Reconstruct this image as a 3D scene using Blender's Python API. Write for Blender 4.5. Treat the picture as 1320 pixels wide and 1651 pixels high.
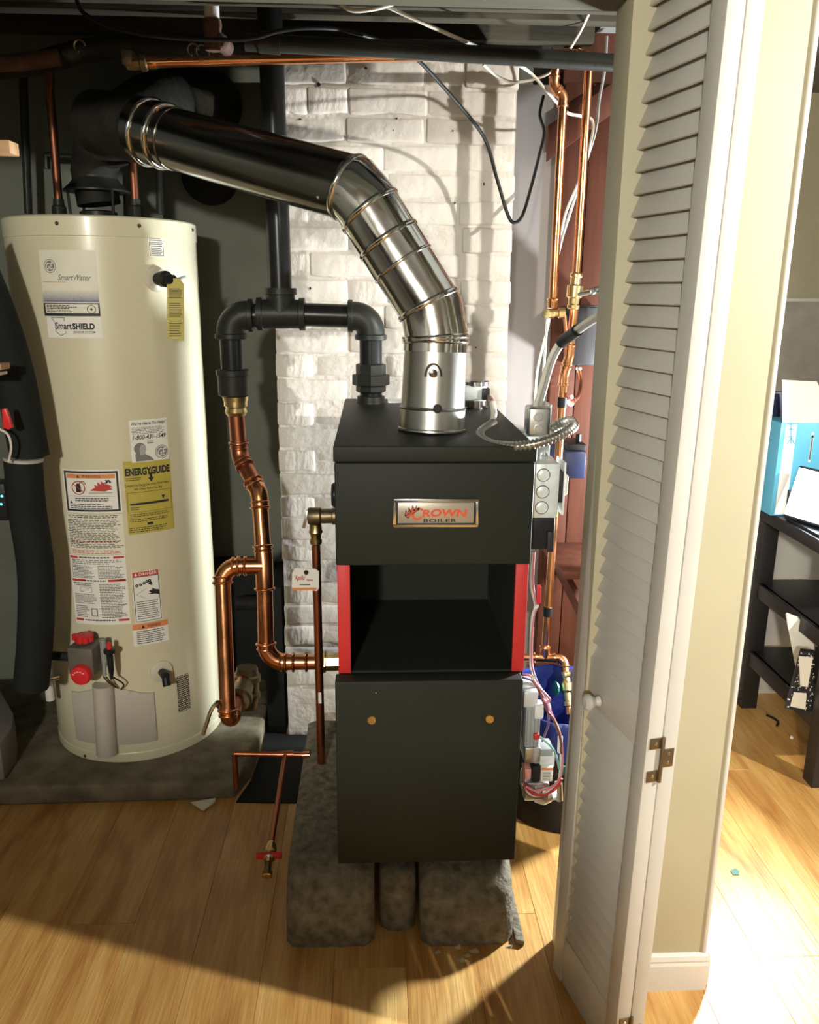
import bpy, bmesh, math, random
from mathutils import Vector as V, Matrix
random.seed(7)
for o in list(bpy.data.objects): bpy.data.objects.remove(o, do_unlink=True)
SC = bpy.context.scene
COL = SC.collection
PI = math.pi
# ------------------------------------------------------------------ camera
F_PX, PITCH, YAW, ROLL = 1330.0, math.radians(15.0), math.radians(2.6), math.radians(0.5)
CAM = V((0, 0, 1.42))
_f = V((math.sin(YAW) * math.cos(PITCH), math.cos(YAW) * math.cos(PITCH), -math.sin(PITCH)))
_r = _f.cross(V((0, 0, 1))).normalized()
_u = _r.cross(_f)
CR = _r * math.cos(ROLL) + _u * math.sin(ROLL)
CU = _u * math.cos(ROLL) - _r * math.sin(ROLL)
cam_d = bpy.data.cameras.new('camera')
cam = bpy.data.objects.new('camera', cam_d)
COL.objects.link(cam)
cam_d.sensor_fit = 'HORIZONTAL'
cam_d.sensor_width = 36.0
cam_d.lens = 36.0 * F_PX / 1320.0
cam_d.clip_start = 0.02
M = Matrix((CR, CU, -_f)).transposed().to_4x4()
M.translation = CAM
cam.matrix_world = M
SC.camera = cam
# ------------------------------------------------------------------ world, lights, exposure
w = bpy.data.worlds.new('world')
SC.world = w
w.use_nodes = True
w.node_tree.nodes['Background'].inputs[0].default_value = (1.0, 0.97, 0.92, 1)
w.node_tree.nodes['Background'].inputs[1].default_value = 0.045
SC.view_settings.view_transform = 'Standard'
SC.view_settings.look = 'None'
SC.view_settings.gamma = 1.0
SC.view_settings.use_curve_mapping = False
SC.view_settings.exposure = 0.0


def lamp(name, typ, loc, energy, color, size, aim=None):
    d = bpy.data.lights.new(name, typ)
    d.energy = energy
    d.color = color
    if typ == 'AREA':
        d.shape = 'DISK'
        d.size = size
    else:
        d.shadow_soft_size = size
    o = bpy.data.objects.new(name, d)
    COL.objects.link(o)
    o.location = loc
    if aim is not None:
        o.rotation_euler = (V(aim) - V(loc)).to_track_quat('-Z', 'Y').to_euler()
    return o


LAMP_A = V((2.40, 0.54, 2.08))      # spotlight under the front room ceiling
LAMP_C = V((-0.70, -2.40, 2.06))     # globe ceiling lamp far behind the camera
LAMP_B = V((1.300, 2.29, 0.845))    # work lamp standing on the dark table
la = lamp('ceiling_spot_light', 'SPOT', LAMP_A, 440, (1.0, 0.97, 0.88), 0.03, (-0.2, 2.0, 0.9))
la.data.spot_size = math.radians(98)
la.data.spot_blend = 1.0
lamp('ceiling_globe_light', 'POINT', LAMP_C, 430, (1.0, 0.985, 0.875), 0.10)
lamp('work_lamp_light', 'AREA', LAMP_B + V((-0.035, -0.03, 0)), 92, (0.88, 0.96, 1.0), 0.12, (0.25, 1.90, 1.15))


# ------------------------------------------------------------------ pixel rays -> places in the room
def ray(px, py):
    return _f + CR * ((px - 660) / F_PX) - CU * ((py - 825.5) / F_PX)


def at(px, py, y):
    d = ray(px, py)
    return CAM + d * (y / d.y)


def atz(px, py, z):
    d = ray(px, py)
    return CAM + d * ((z - CAM.z) / d.z)


def scale_at(y, z=1.0):                # metres for one pixel at a depth
    return (y * math.cos(PITCH) + (CAM.z - z) * math.sin(PITCH)) / F_PX


# ------------------------------------------------------------------ materials
MATS = {}


def mat(name, col, rough=0.5, metal=0.0, var=0.10, scale=12.0, bump=0.0, bscale=60.0, stretch=(1, 1, 1), col2=None,
        aniso=0.0, coat=0.0, emit=None, estr=0.0, rvar=0.0, objvar=0.0, spec=0.5):
    m = bpy.data.materials.new(name)
    m.use_nodes = True
    nt = m.node_tree
    b = nt.nodes['Principled BSDF']
    b.inputs['Roughness'].default_value = rough
    b.inputs['Metallic'].default_value = metal
    b.inputs['Specular IOR Level'].default_value = spec
    b.inputs['Coat Weight'].default_value = coat
    b.inputs['Coat Roughness'].default_value = 0.12
    tc = nt.nodes.new('ShaderNodeTexCoord')
    mp = nt.nodes.new('ShaderNodeMapping')
    mp.inputs['Scale'].default_value = stretch
    nt.links.new(tc.outputs['Object'], mp.inputs['Vector'])
    no = nt.nodes.new('ShaderNodeTexNoise')
    no.inputs['Scale'].default_value = scale
    no.inputs['Detail'].default_value = 5
    nt.links.new(mp.outputs['Vector'], no.inputs['Vector'])
    rp = nt.nodes.new('ShaderNodeValToRGB')
    rp.color_ramp.elements[0].position = 0.3
    rp.color_ramp.elements[1].position = 0.7
    c2 = col2 if col2 else tuple(min(1, c * (1 + var)) for c in col)
    c1 = col if col2 else tuple(c * (1 - var) for c in col)
    rp.color_ramp.elements[0].color = (*c1, 1)
    rp.color_ramp.elements[1].color = (*c2, 1)
    nt.links.new(no.outputs['Fac'], rp.inputs['Fac'])
    out = rp.outputs['Color']
    if objvar:
        oi = nt.nodes.new('ShaderNodeObjectInfo')
        mr = nt.nodes.new('ShaderNodeMapRange')
        mr.inputs['To Min'].default_value = 1 - objvar
        mr.inputs['To Max'].default_value = 1 + objvar
        nt.links.new(oi.outputs['Random'], mr.inputs['Value'])
        mx = nt.nodes.new('ShaderNodeVectorMath')
        mx.operation = 'SCALE'
        nt.links.new(out, mx.inputs[0])
        nt.links.new(mr.outputs['Result'], mx.inputs['Scale'])
        out = mx.outputs[0]
    nt.links.new(out, b.inputs['Base Color'])
    if rvar:
        mr2 = nt.nodes.new('ShaderNodeMapRange')
        mr2.inputs['From Min'].default_value = 0.3
        mr2.inputs['From Max'].default_value = 0.7
        mr2.inputs['To Min'].default_value = max(0.02, rough - rvar)
        mr2.inputs['To Max'].default_value = min(1, rough + rvar)
        nt.links.new(no.outputs['Fac'], mr2.inputs['Value'])
        nt.links.new(mr2.outputs['Result'], b.inputs['Roughness'])
    if bump:
        n2 = nt.nodes.new('ShaderNodeTexNoise')
        n2.inputs['Scale'].default_value = bscale
        n2.inputs['Detail'].default_value = 6
        nt.links.new(mp.outputs['Vector'], n2.inputs['Vector'])
        bp = nt.nodes.new('ShaderNodeBump')
        bp.inputs['Strength'].default_value = 1.0
        bp.inputs['Distance'].default_value = bump
        nt.links.new(n2.outputs['Fac'], bp.inputs['Height'])
        nt.links.new(bp.outputs['Normal'], b.inputs['Normal'])
    if aniso:
        b.inputs['Anisotropic'].default_value = aniso
    if emit:
        b.inputs['Emission Color'].default_value = (*emit, 1)
        b.inputs['Emission Strength'].default_value = estr
    MATS[name] = m
    return m


mat('boiler_paint', (0.0200, 0.0225, 0.0165), 0.55, 0, 0.06, 6, 0.0003, 400, spec=0.22)
mat('boiler_inner', (0.0180, 0.0205, 0.0150), 0.65, 0, 0.08, 6, spec=0.22)
mat('red_paint', (0.62, 0.030, 0.030), 0.5, 0, 0.05, 6)
mat('red_plastic', (0.66, 0.022, 0.026), 0.4, 0, 0.08, 10)
mat('heater_enamel', (0.66, 0.605, 0.425), 0.34, 0, 0.03, 3, 0.0003, 120, coat=0.25)
mat('heater_plastic', (0.50, 0.45, 0.39), 0.5, 0, 0.04, 6)
mat('cream_plastic', (0.62, 0.58, 0.45), 0.4, 0, 0.04, 8)
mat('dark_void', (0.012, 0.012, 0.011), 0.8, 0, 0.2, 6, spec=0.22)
mat('galvanised', (0.80, 0.79, 0.75), 0.13, 1.0, 0.06, 9, 0.0006, 22, rvar=0.06)
mat('galvanised_dull', (0.56, 0.55, 0.52), 0.33, 1.0, 0.06, 14, 0.0002, 60)
mat('dark_steel', (0.24, 0.225, 0.20), 0.20, 1.0, 0.06, 9, 0.0003, 30)
mat('zinc', (0.78, 0.82, 0.81), 0.36, 0.35, 0.10, 30, 0.0002, 200)
mat('bright_steel', (0.72, 0.72, 0.71), 0.18, 1.0, 0.05, 20)
mat('copper', (0.72, 0.31, 0.14), 0.24, 1.0, 0.12, 14, 0.0002, 60, rvar=0.06)
mat('copper_dull', (0.42, 0.15, 0.075), 0.36, 1.0, 0.18, 20, 0.0002, 60)
mat('copper_dark', (0.20, 0.075, 0.042), 0.45, 1.0, 0.2, 20, 0.0003, 60)
mat('valve_grey', (0.15, 0.135, 0.11), 0.5, 0.3, 0.12, 30, 0.0003, 80)
mat('brass', (0.62, 0.47, 0.22), 0.30, 1.0, 0.15, 30, 0.0002, 80)
mat('bronze', (0.22, 0.17, 0.10), 0.45, 0.9, 0.15, 30, 0.0004, 90)
mat('black_iron', (0.026, 0.027, 0.023), 0.42, 0.2, 0.12, 20, 0.0005, 120, spec=0.22)
mat('black_iron_gloss', (0.016, 0.016, 0.015), 0.28, 0.1, 0.12, 20, spec=0.22)
mat('rust', (0.085, 0.040, 0.026), 0.8, 0.1, 0.3, 30, 0.002, 60)
mat('old_pipe', (0.018, 0.016, 0.012), 0.7, 0.1, 0.5, 14, 0.002, 50, spec=0.22)
mat('white_pipe', (0.60, 0.56, 0.52), 0.55, 0, 0.12, 30, 0.0005, 80)
mat('black_rubber', (0.018, 0.020, 0.019), 0.62, 0, 0.1, 15, 0.0008, 60, spec=0.22)
mat('foam_insulation', (0.011, 0.013, 0.0115), 0.8, 0, 0.15, 12, 0.002, 40, spec=0.22)
mat('black_plastic', (0.016, 0.016, 0.017), 0.4, 0, 0.1, 15, spec=0.22)
mat('white_cable', (0.64, 0.60, 0.52), 0.5, 0, 0.06, 20)
mat('grey_cable', (0.40, 0.39, 0.37), 0.45, 0, 0.08, 20)
mat('black_cable', (0.010, 0.010, 0.010), 0.4, 0, 0.1, 20, spec=0.22)
mat('brick_paint', (0.61, 0.565, 0.515), 0.6, 0, 0.05, 14, 0.004, 30, objvar=0.025)
mat('mortar_paint', (0.59, 0.545, 0.495), 0.7, 0, 0.06, 20, 0.005, 40)
mat('wall_grey', (0.122, 0.126, 0.100), 0.75, 0, 0.10, 6, 0.0015, 20)
mat('wall_plaster', (0.165, 0.143, 0.13), 0.75, 0, 0.10, 4, 0.001, 14, stretch=(1, 1, 0.3))
mat('wall_yellow', (0.44, 0.40, 0.275), 0.6, 0, 0.035, 5, 0.0003, 60)
mat('wall_room', (0.17, 0.17, 0.155), 0.7, 0, 0.04, 5)
mat('wall_block', (0.36, 0.34, 0.29), 0.85, 0, 0.12, 12, 0.003, 40)
mat('white_trim', (0.66, 0.63, 0.58), 0.42, 0, 0.03, 8, 0.0002, 80)
mat('door_paint', (0.55, 0.525, 0.48), 0.42, 0, 0.03, 8, 0.0003, 60)
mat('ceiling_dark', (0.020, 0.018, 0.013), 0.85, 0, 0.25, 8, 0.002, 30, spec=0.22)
mat('joist_wood', (0.040, 0.034, 0.022), 0.8, 0, 0.25, 8, 0.002, 30, stretch=(0.2, 2, 2), spec=0.22)
mat('ceiling_paint', (0.20, 0.196, 0.18), 0.8, 0, 0.04, 8)
mat('red_wood', (0.070, 0.022, 0.012), 0.6, 0, 0.22, 10, 0.0006, 30, stretch=(2.5, 2.5, 0.25), spec=0.15)
mat('pine', (0.52, 0.30, 0.15), 0.6, 0, 0.2, 10, 0.0006, 30, stretch=(0.3, 2.5, 2.5))
mat('olive_wood', (0.085, 0.080, 0.050), 0.7, 0, 0.15, 10, 0.001, 30, stretch=(0.3, 2, 2), spec=0.2)
mat('concrete', (0.13, 0.112, 0.078), 0.9, 0, 0.5, 42, 0.006, 60, col2=(0.30, 0.265, 0.195), spec=0.22)
mat('concrete_pad', (0.10, 0.084, 0.055), 0.92, 0, 0.35, 14, 0.008, 26, col2=(0.22, 0.185, 0.125), spec=0.22)
mat('floor_under', (0.05, 0.042, 0.03), 0.9, 0, 0.2, 6)
mat('paper', (0.83, 0.80, 0.73), 0.6, 0, 0.03, 20)
mat('paper_cream', (0.78, 0.74, 0.61), 0.55, 0, 0.03, 20)
mat('paper_yellow', (0.50, 0.41, 0.075), 0.55, 0, 0.04, 20)
mat('ink_black', (0.016, 0.016, 0.020), 0.6, 0, 0.05, 20)
mat('ink_grey', (0.20, 0.19, 0.175), 0.6, 0, 0.05, 20)
mat('ink_red', (0.52, 0.045, 0.03), 0.6, 0, 0.05, 20)
mat('ink_orange', (0.72, 0.26, 0.09), 0.6, 0, 0.05, 20)
mat('ink_bright', (0.78, 0.10, 0.03), 0.5, 0, 0.05, 20)
mat('ink_blue', (0.21, 0.21, 0.31), 0.6, 0, 0.25, 260)
mat('ink_lilac', (0.42, 0.385, 0.385), 0.6, 0, 0.10, 260)
for _i in range(5):
    _k = (_i + 1) / 6.5
    mat('ink_l%d' % (_i + 1), tuple(a * (1 - _k) + b * _k for a, b in zip((0.78, 0.74, 0.61), (0.21, 0.21, 0.31))), 0.6, 0, 0.06 + 0.03 * _i, 260)
mat('plate_face', (0.52, 0.46, 0.38), 0.35, 0.5, 0.04, 30)
mat('blue_bag', (0.016, 0.027, 0.15), 0.32, 0, 0.25, 14, 0.004, 26)
mat('blue_box', (0.10, 0.42, 0.62), 0.5, 0, 0.06, 8)
mat('dark_blue', (0.014, 0.021, 0.070), 0.4, 0, 0.15, 20)
mat('cardboard', (0.66, 0.57, 0.49), 0.75, 0, 0.06, 10)
mat('black_table', (0.016, 0.015, 0.016), 0.45, 0, 0.1, 20)
mat('grey_plastic', (0.30, 0.31, 0.31), 0.45, 0, 0.06, 20)
mat('white_plastic', (0.74, 0.73, 0.70), 0.4, 0, 0.04, 20)
mat('meter_grey', (0.030, 0.027, 0.027), 0.45, 0.0, 0.06, 8, spec=0.25)
mat('pink_plastic', (0.70, 0.30, 0.26), 0.5, 0, 0.06, 20)
mat('green_plastic', (0.012, 0.12, 0.065), 0.4, 0, 0.1, 20)
mat('wire_pink', (0.62, 0.20, 0.24), 0.45, 0, 0.08, 20)
mat('wire_purple', (0.20, 0.10, 0.22), 0.45, 0, 0.08, 20)
mat('wire_brown', (0.20, 0.06, 0.04), 0.45, 0, 0.08, 20)
mat('wire_red', (0.55, 0.03, 0.03), 0.45, 0, 0.08, 20)
mat('wire_teal', (0.25, 0.42, 0.36), 0.45, 0, 0.08, 20)
mat('white_foil', (0.70, 0.72, 0.72), 0.35, 0.3, 0.08, 60)
mat('lamp_face', (0.9, 0.95, 1.0), 0.4, 0, 0.0, 5, emit=(0.82, 0.94, 1.0), estr=32)
mat('led_green', (0.1, 0.8, 0.6), 0.4, 0, 0.0, 5, emit=(0.1, 0.9, 0.6), estr=1.6)
mat('bulb_glass', (0.9, 0.85, 0.75), 0.4, 0, 0.0, 5)
mat('fluff', (0.55, 0.46, 0.30), 0.9, 0, 0.2, 60, 0.003, 80)


def wood_floor():
    m = bpy.data.materials.new('floor_wood')
    m.use_nodes = True
    nt = m.node_tree
    L = nt.links.new
    b = nt.nodes['Principled BSDF']
    tc = nt.nodes.new('ShaderNodeTexCoord')
    oi = nt.nodes.new('ShaderNodeObjectInfo')
    ad = nt.nodes.new('ShaderNodeVectorMath')
    ad.operation = 'ADD'
    cb = nt.nodes.new('ShaderNodeCombineXYZ')
    mu = nt.nodes.new('ShaderNodeMath')
    mu.operation = 'MULTIPLY'
    mu.inputs[1].default_value = 37.0
    L(oi.outputs['Random'], mu.inputs[0])
    L(mu.outputs[0], cb.inputs[0])
    L(mu.outputs[0], cb.inputs[1])
    L(tc.outputs['Object'], ad.inputs[0])
    L(cb.outputs[0], ad.inputs[1])

    def noise(sc, stretch, detail=5):
        mp = nt.nodes.new('ShaderNodeMapping')
        mp.inputs['Scale'].default_value = stretch
        L(ad.outputs[0], mp.inputs['Vector'])
        n = nt.nodes.new('ShaderNodeTexNoise')
        n.inputs['Scale'].default_value = sc
        n.inputs['Detail'].default_value = detail
        n.inputs['Distortion'].default_value = 0.6
        L(mp.outputs[0], n.inputs['Vector'])
        return n

    n1 = noise(3.2, (5.0, 0.9, 1))
    n2 = noise(16, (9.0, 0.45, 1))
    rp = nt.nodes.new('ShaderNodeValToRGB')
    e = rp.color_ramp.elements
    e[0].position, e[1].position = 0.28, 0.74
    e[0].color = (0.47, 0.205, 0.053, 1)
    e[1].color = (0.80, 0.52, 0.195, 1)
    k = e.new(0.5)
    k.color = (0.68, 0.38, 0.115, 1)
    L(n1.outputs['Fac'], rp.inputs['Fac'])
    mx = nt.nodes.new('ShaderNodeMixRGB')
    mx.blend_type = 'MULTIPLY'
    mx.inputs['Fac'].default_value = 0.55
    rp2 = nt.nodes.new('ShaderNodeValToRGB')
    rp2.color_ramp.elements[0].position = 0.35
    rp2.color_ramp.elements[0].color = (0.68, 0.60, 0.50, 1)
    rp2.color_ramp.elements[1].position = 0.62
    L(n2.outputs['Fac'], rp2.inputs['Fac'])
    L(rp.outputs[0], mx.inputs[1])
    L(rp2.outputs[0], mx.inputs[2])
    mr = nt.nodes.new('ShaderNodeMapRange')
    mr.inputs['To Min'].default_value = 0.93
    mr.inputs['To Max'].default_value = 1.07
    L(oi.outputs['Random'], mr.inputs['Value'])
    sc = nt.nodes.new('ShaderNodeVectorMath')
    sc.operation = 'SCALE'
    L(mx.outputs[0], sc.inputs[0])
    L(mr.outputs[0], sc.inputs['Scale'])
    L(sc.outputs[0], b.inputs['Base Color'])
    b.inputs['Roughness'].default_value = 0.34
    rr = nt.nodes.new('ShaderNodeMapRange')
    rr.inputs['To Min'].default_value = 0.24
    rr.inputs['To Max'].default_value = 0.46
    L(n2.outputs['Fac'], rr.inputs['Value'])
    L(rr.outputs[0], b.inputs['Roughness'])
    bp = nt.nodes.new('ShaderNodeBump')
    bp.inputs['Distance'].default_value = 0.0012
    L(n2.outputs['Fac'], bp.inputs['Height'])
    L(bp.outputs[0], b.inputs['Normal'])
    MATS['floor_wood'] = m


wood_floor()


# ------------------------------------------------------------------ mesh helpers
class MB:
    def __init__(s):
        s.v, s.f = [], []

    def add(s, vs, fs):
        n = len(s.v)
        s.v += [tuple(x) for x in vs]
        s.f += [tuple(i + n for i in f) for f in fs]

    def build(s, name, m, parent=None, smooth=30, bevel=0.0, seg=2):
        me = bpy.data.meshes.new(name)
        off = V((0, 0, 0))
        me.from_pydata([tuple(V(v)) for v in s.v], [], s.f)
        me.update()
        bm = bmesh.new()
        bm.from_mesh(me)
        bmesh.ops.recalc_face_normals(bm, faces=bm.faces)
        if bevel:
            bmesh.ops.remove_doubles(bm, verts=bm.verts, dist=1e-6)
            es = [e for e in bm.edges if len(e.link_faces) == 2 and e.calc_face_angle(0) > 0.6]
            bmesh.ops.bevel(bm, geom=es, offset=bevel, segments=seg, profile=0.5, affect='EDGES', clamp_overlap=True)
        bm.to_mesh(me)
        bm.free()
        me.materials.append(MATS[m])
        if smooth:
            me.polygons.foreach_set('use_smooth', [True] * len(me.polygons))
            me.set_sharp_from_angle(angle=math.radians(smooth))
        o = bpy.data.objects.new(name, me)
        COL.objects.link(o)
        if parent is not None:
            o.parent = parent
        return o


BOXF = [(0, 3, 2, 1), (4, 5, 6, 7), (0, 1, 5, 4), (1, 2, 6, 5), (2, 3, 7, 6), (3, 0, 4, 7)]


def box(mb, a, b):
    (x0, y0, z0), (x1, y1, z1) = a, b
    mb.add([(x0, y0, z0), (x1, y0, z0), (x1, y1, z0), (x0, y1, z0), (x0, y0, z1), (x1, y0, z1), (x1, y1, z1), (x0, y1, z1)], BOXF)
    return mb


def obox(mb, c, ax, ay, az):
    """box from a centre and three half-axis vectors"""
    c, ax, ay, az = V(c), V(ax), V(ay), V(az)
    mb.add([c - ax - ay - az, c + ax - ay - az, c + ax + ay - az, c - ax + ay - az,
            c - ax - ay + az, c + ax - ay + az, c + ax + ay + az, c - ax + ay + az], BOXF)
    return mb


def frame_of(d):
    d = V(d).normalized()
    a = V((0, 0, 1)) if abs(d.z) < 0.9 else V((1, 0, 0))
    x = d.cross(a).normalized()
    return d, x, d.cross(x).normalized()


def lathe(mb, p, d, prof, n=24, caps=True):
    p = V(p)
    d, x, y = frame_of(d)
    vs, fs = [], []
    for s, r in prof:
        for k in range(n):
            a = 2 * PI * k / n
            vs.append(p + d * s + (x * math.cos(a) + y * math.sin(a)) * r)
    for i in range(len(prof) - 1):
        for k in range(n):
            k2 = (k + 1) % n
            fs.append((i * n + k, i * n + k2, (i + 1) * n + k2, (i + 1) * n + k))
    if caps:
        fs.append(tuple(range(n - 1, -1, -1)))
        fs.append(tuple((len(prof) - 1) * n + k for k in range(n)))
    mb.add(vs, fs)
    return mb


def rod(mb, a, b, r, n=16):
    a, b = V(a), V(b)
    return lathe(mb, a, b - a, [(0, r), ((b - a).length, r)], n)


def tube(mb, pts, r, n=10, caps=True):
    pts = [V(p) for p in pts]
    rs = r if isinstance(r, (list, tuple)) else [r] * len(pts)
    vs, fs = [], []
    t = (pts[1] - pts[0]).normalized()
    _, x, y = frame_of(t)
    for i, p in enumerate(pts):
        if i == 0:
            t2 = (pts[1] - pts[0]).normalized()
        elif i == len(pts) - 1:
            t2 = (pts[-1] - pts[-2]).normalized()
        else:
            t2 = ((pts[i + 1] - p).normalized() + (p - pts[i - 1]).normalized()).normalized()
        q = t.rotation_difference(t2)
        x = q @ x
        y = q @ y
        t = t2
        for k in range(n):
            a = 2 * PI * k / n
            vs.append(p + (x * math.cos(a) + y * math.sin(a)) * rs[i])
    for i in range(len(pts) - 1):
        for k in range(n):
            k2 = (k + 1) % n
            fs.append((i * n + k, i * n + k2, (i + 1) * n + k2, (i + 1) * n + k))
    if caps:
        fs.append(tuple(range(n - 1, -1, -1)))
        fs.append(tuple((len(pts) - 1) * n + k for k in range(n)))
    mb.add(vs, fs)
    return mb


def bend_pts(p0, c, p1, rad, n=8):
    """arc that rounds the corner c between p0 and p1; returns its points"""
    p0, c, p1 = V(p0), V(c), V(p1)
    a, b = (p0 - c).normalized(), (p1 - c).normalized()
    ang = a.angle(b)
    t = rad / math.tan(ang / 2)
    t = min(t, (p0 - c).length * 0.999, (p1 - c).length * 0.999)
    rad = t * math.tan(ang / 2)
    s, e = c + a * t, c + b * t
    o = c + (a + b).normalized() * (rad / math.sin(ang / 2))
    out = []
    u, v = s - o, e - o
    tot = u.angle(v)
    for i in range(n + 1):
        k = i / n
        out.append(o + (u * math.sin((1 - k) * tot) + v * math.sin(k * tot)) / math.sin(tot))
    return out


def curve_pts(pts, n=8):
    """Catmull-Rom through the points"""
    pts = [V(p) for p in pts]
    q = [pts[0] * 2 - pts[1]] + pts + [pts[-1] * 2 - pts[-2]]
    out = []
    for i in range(1, len(q) - 2):
        for k in range(n):
            t = k / n
            a, b, c, d = q[i - 1], q[i], q[i + 1], q[i + 2]
            out.append(0.5 * ((2 * b) + (c - a) * t + (2 * a - 5 * b + 4 * c - d) * t * t + (3 * b - a - 3 * c + d) * t ** 3))
    out.append(pts[-1])
    return out


def resample(pts, step):
    out, acc = [pts[0]], 0.0
    for a, b in zip(pts, pts[1:]):
        L = (b - a).length
        t = step - acc
        while t <= L:
            out.append(a + (b - a) * (t / L))
            t += step
        acc = L - (t - step)
    return out


def prism(mb, poly, d):
    """polygon (list of points) pushed along vector d"""
    n = len(poly)
    poly = [V(p) for p in poly]
    d = V(d)
    mb.add(poly + [p + d for p in poly], [tuple(range(n - 1, -1, -1)), tuple(range(n, 2 * n))] +
           [(i, (i + 1) % n, n + (i + 1) % n, n + i) for i in range(n)])
    return mb


def tag(o, label=None, cat=None, group=None, kind=None):
    for k, v in (('label', label), ('category', cat), ('group', group), ('kind', kind)):
        if v:
            o[k] = v
    return o


def empty(name, label, cat, loc=(0, 0, 0), group=None):
    o = bpy.data.objects.new(name, None)
    COL.objects.link(o)
    o.empty_display_size = 0.05
    return tag(o, label, cat, group)


def struct(o, label=None):
    return tag(o, label, None, None, 'structure')


def sbox(name, a, b, m, parent=None, bevel=0.0):
    return box(MB(), a, b).build(name, m, parent, bevel=bevel)


def text_geo(s, size, bold=0.0, shear=0.0, spacing=1.0, res=3):
    """flat letters as (vertices, faces), origin at the left end of the baseline; width fitted by the caller"""
    c = bpy.data.curves.new('lettering', 'FONT')
    c.body = s
    c.size = size
    c.offset = bold
    c.shear = shear
    c.space_character = spacing
    c.resolution_u = res
    c.fill_mode = 'FRONT'
    c.dimensions = '2D'
    o = bpy.data.objects.new('lettering', c)
    COL.objects.link(o)
    me = bpy.data.meshes.new_from_object(o.evaluated_get(bpy.context.evaluated_depsgraph_get()))
    vs = [v.co.copy() for v in me.vertices]
    fs = [tuple(p.vertices) for p in me.polygons]
    bpy.data.objects.remove(o)
    bpy.data.curves.remove(c)
    bpy.data.meshes.remove(me)
    return vs, fs


# ================================================================== THE SETTING
CEIL = 2.16
# floor with planks
floor = struct(sbox('floor', (-2.6, -3.0, -0.05), (3.2, 4.4, -0.006), 'floor_under'), 'light oak plank floor')
PW = 0.156
pv = {}


def plank_mesh(ln):
    key = round(ln, 3)
    if key not in pv:
        mb = MB()
        g = 0.0003
        box(mb, (g, g, -0.008), (PW - g, ln - g, 0.0))
        o = mb.build('plank', 'floor_wood', None, bevel=0.0005, seg=1)
        pv[key] = o.data
        bpy.data.objects.remove(o)
    return pv[key]


x = -2.6
row = 0
xoff = -0.244 - 15 * PW          # a seam runs through the point under the brass drain valve
while xoff > -2.6:
    xoff -= PW
x = xoff
while x < 3.2:
    y = -3.0
    first = True
    starts = (0.35, 0.98, 0.66, 1.2, 0.5, 0.83)
    ln = starts[row % 6]
    while y < 4.4:
        L = min(ln, 4.4 - y)
        if L > 0.02:
            o = bpy.data.objects.new('plank', plank_mesh(L))
            COL.objects.link(o)
            o.location = (x, y, 0)
            o.parent = floor
        y += ln
        ln = 1.215
    x += PW
    row += 1

# closet and room shell
struct(sbox('wall_back', (-1.6, 2.78, 0), (0.52, 2.88, CEIL + 0.1), 'wall_grey'), 'grey painted wall behind the water heater')
struct(sbox('wall_left', (-1.55, 1.40, 0), (-1.45, 2.78, CEIL + 0.1), 'wall_grey'))
struct(sbox('wall_plaster_back', (0.36, 2.70, 0), (0.66, 2.78, 2.02), 'wall_plaster'), 'pale plaster strip between white brick chimney and brown boards')
mb = MB()
box(mb, (0.40, 1.405, 0), (0.690, 1.50, CEIL + 0.1))
wy = struct(mb.build('wall_front', 'wall_yellow', bevel=0.002), 'cream yellow wall end beside the folded louvred door')
struct(sbox('wall_shade_stub', (0.60, 1.50, 0), (0.690, 1.69, CEIL + 0.1), 'wall_yellow'), 'added unseen wall piece that keeps the spotlight off the water heater')  # hidden stub, added to block the spotlight from the heater
box_h = struct(sbox('wall_header', (-1.55, 1.405, 1.865), (0.40, 1.50, CEIL + 0.1), 'olive_wood'), 'dull olive beam over the closet opening')
# white corner bead on the free end of the yellow wall
struct(sbox('trim_1', (0.686, 1.401, 0), (0.694, 1.504, CEIL), 'white_trim', bevel=0.002), 'white corner bead along the end of the yellow wall')
# baseboard on the yellow wall: flat board with a stepped moulded top
prof = [(0, 0), (-0.013, 0), (-0.013, 0.062), (-0.010, 0.068), (-0.011, 0.073), (-0.008, 0.082), (-0.003, 0.086), (0, 0.086)]
mb = MB()
prism(mb, [(0.54, 1.405 + a, b) for a, b in prof], (0.157, 0, 0))
prism(mb, [(0.694 - a, 1.405, b) for a, b in prof], (0, 0.1, 0))
struct(mb.build('baseboard_front', 'white_trim', smooth=20), 'white moulded baseboard at the foot of the yellow wall')
# front room and neighbouring room
struct(sbox('wall_behind', (-2.6, -3.1, 0), (3.3, -3.0, CEIL + 0.1), 'wall_room'))
struct(sbox('wall_room_left', (-2.7, -3.1, 0), (-2.6, 1.5, CEIL + 0.1), 'wall_room'))
struct(sbox('wall_left_return', (-2.6, 1.40, 0), (-1.55, 1.50, CEIL + 0.1), 'wall_room'))
struct(sbox('wall_room_right', (3.2, -3.1, 0), (3.3, 4.5, CEIL + 0.1), 'wall_room'))
struct(sbox('wall_far', (0.62, 3.35, 0), (3.3, 3.45, 1.40), 'wall_block'), 'rough grey block wall behind the dark table')
struct(sbox('wall_far_upper', (0.62, 3.37, 1.40), (3.3, 3.47, CEIL + 0.1), 'wall_yellow'), 'pale yellow upper wall above the rough grey wall')
struct(sbox('trim_2', (0.62, 3.345, 1.392), (3.3, 3.372, 1.404), 'white_trim'))
struct(sbox('wall_closet_side', (0.82, 2.72, 0), (0.86, 3.45, CEIL + 0.1), 'wall_plaster'))
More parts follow.
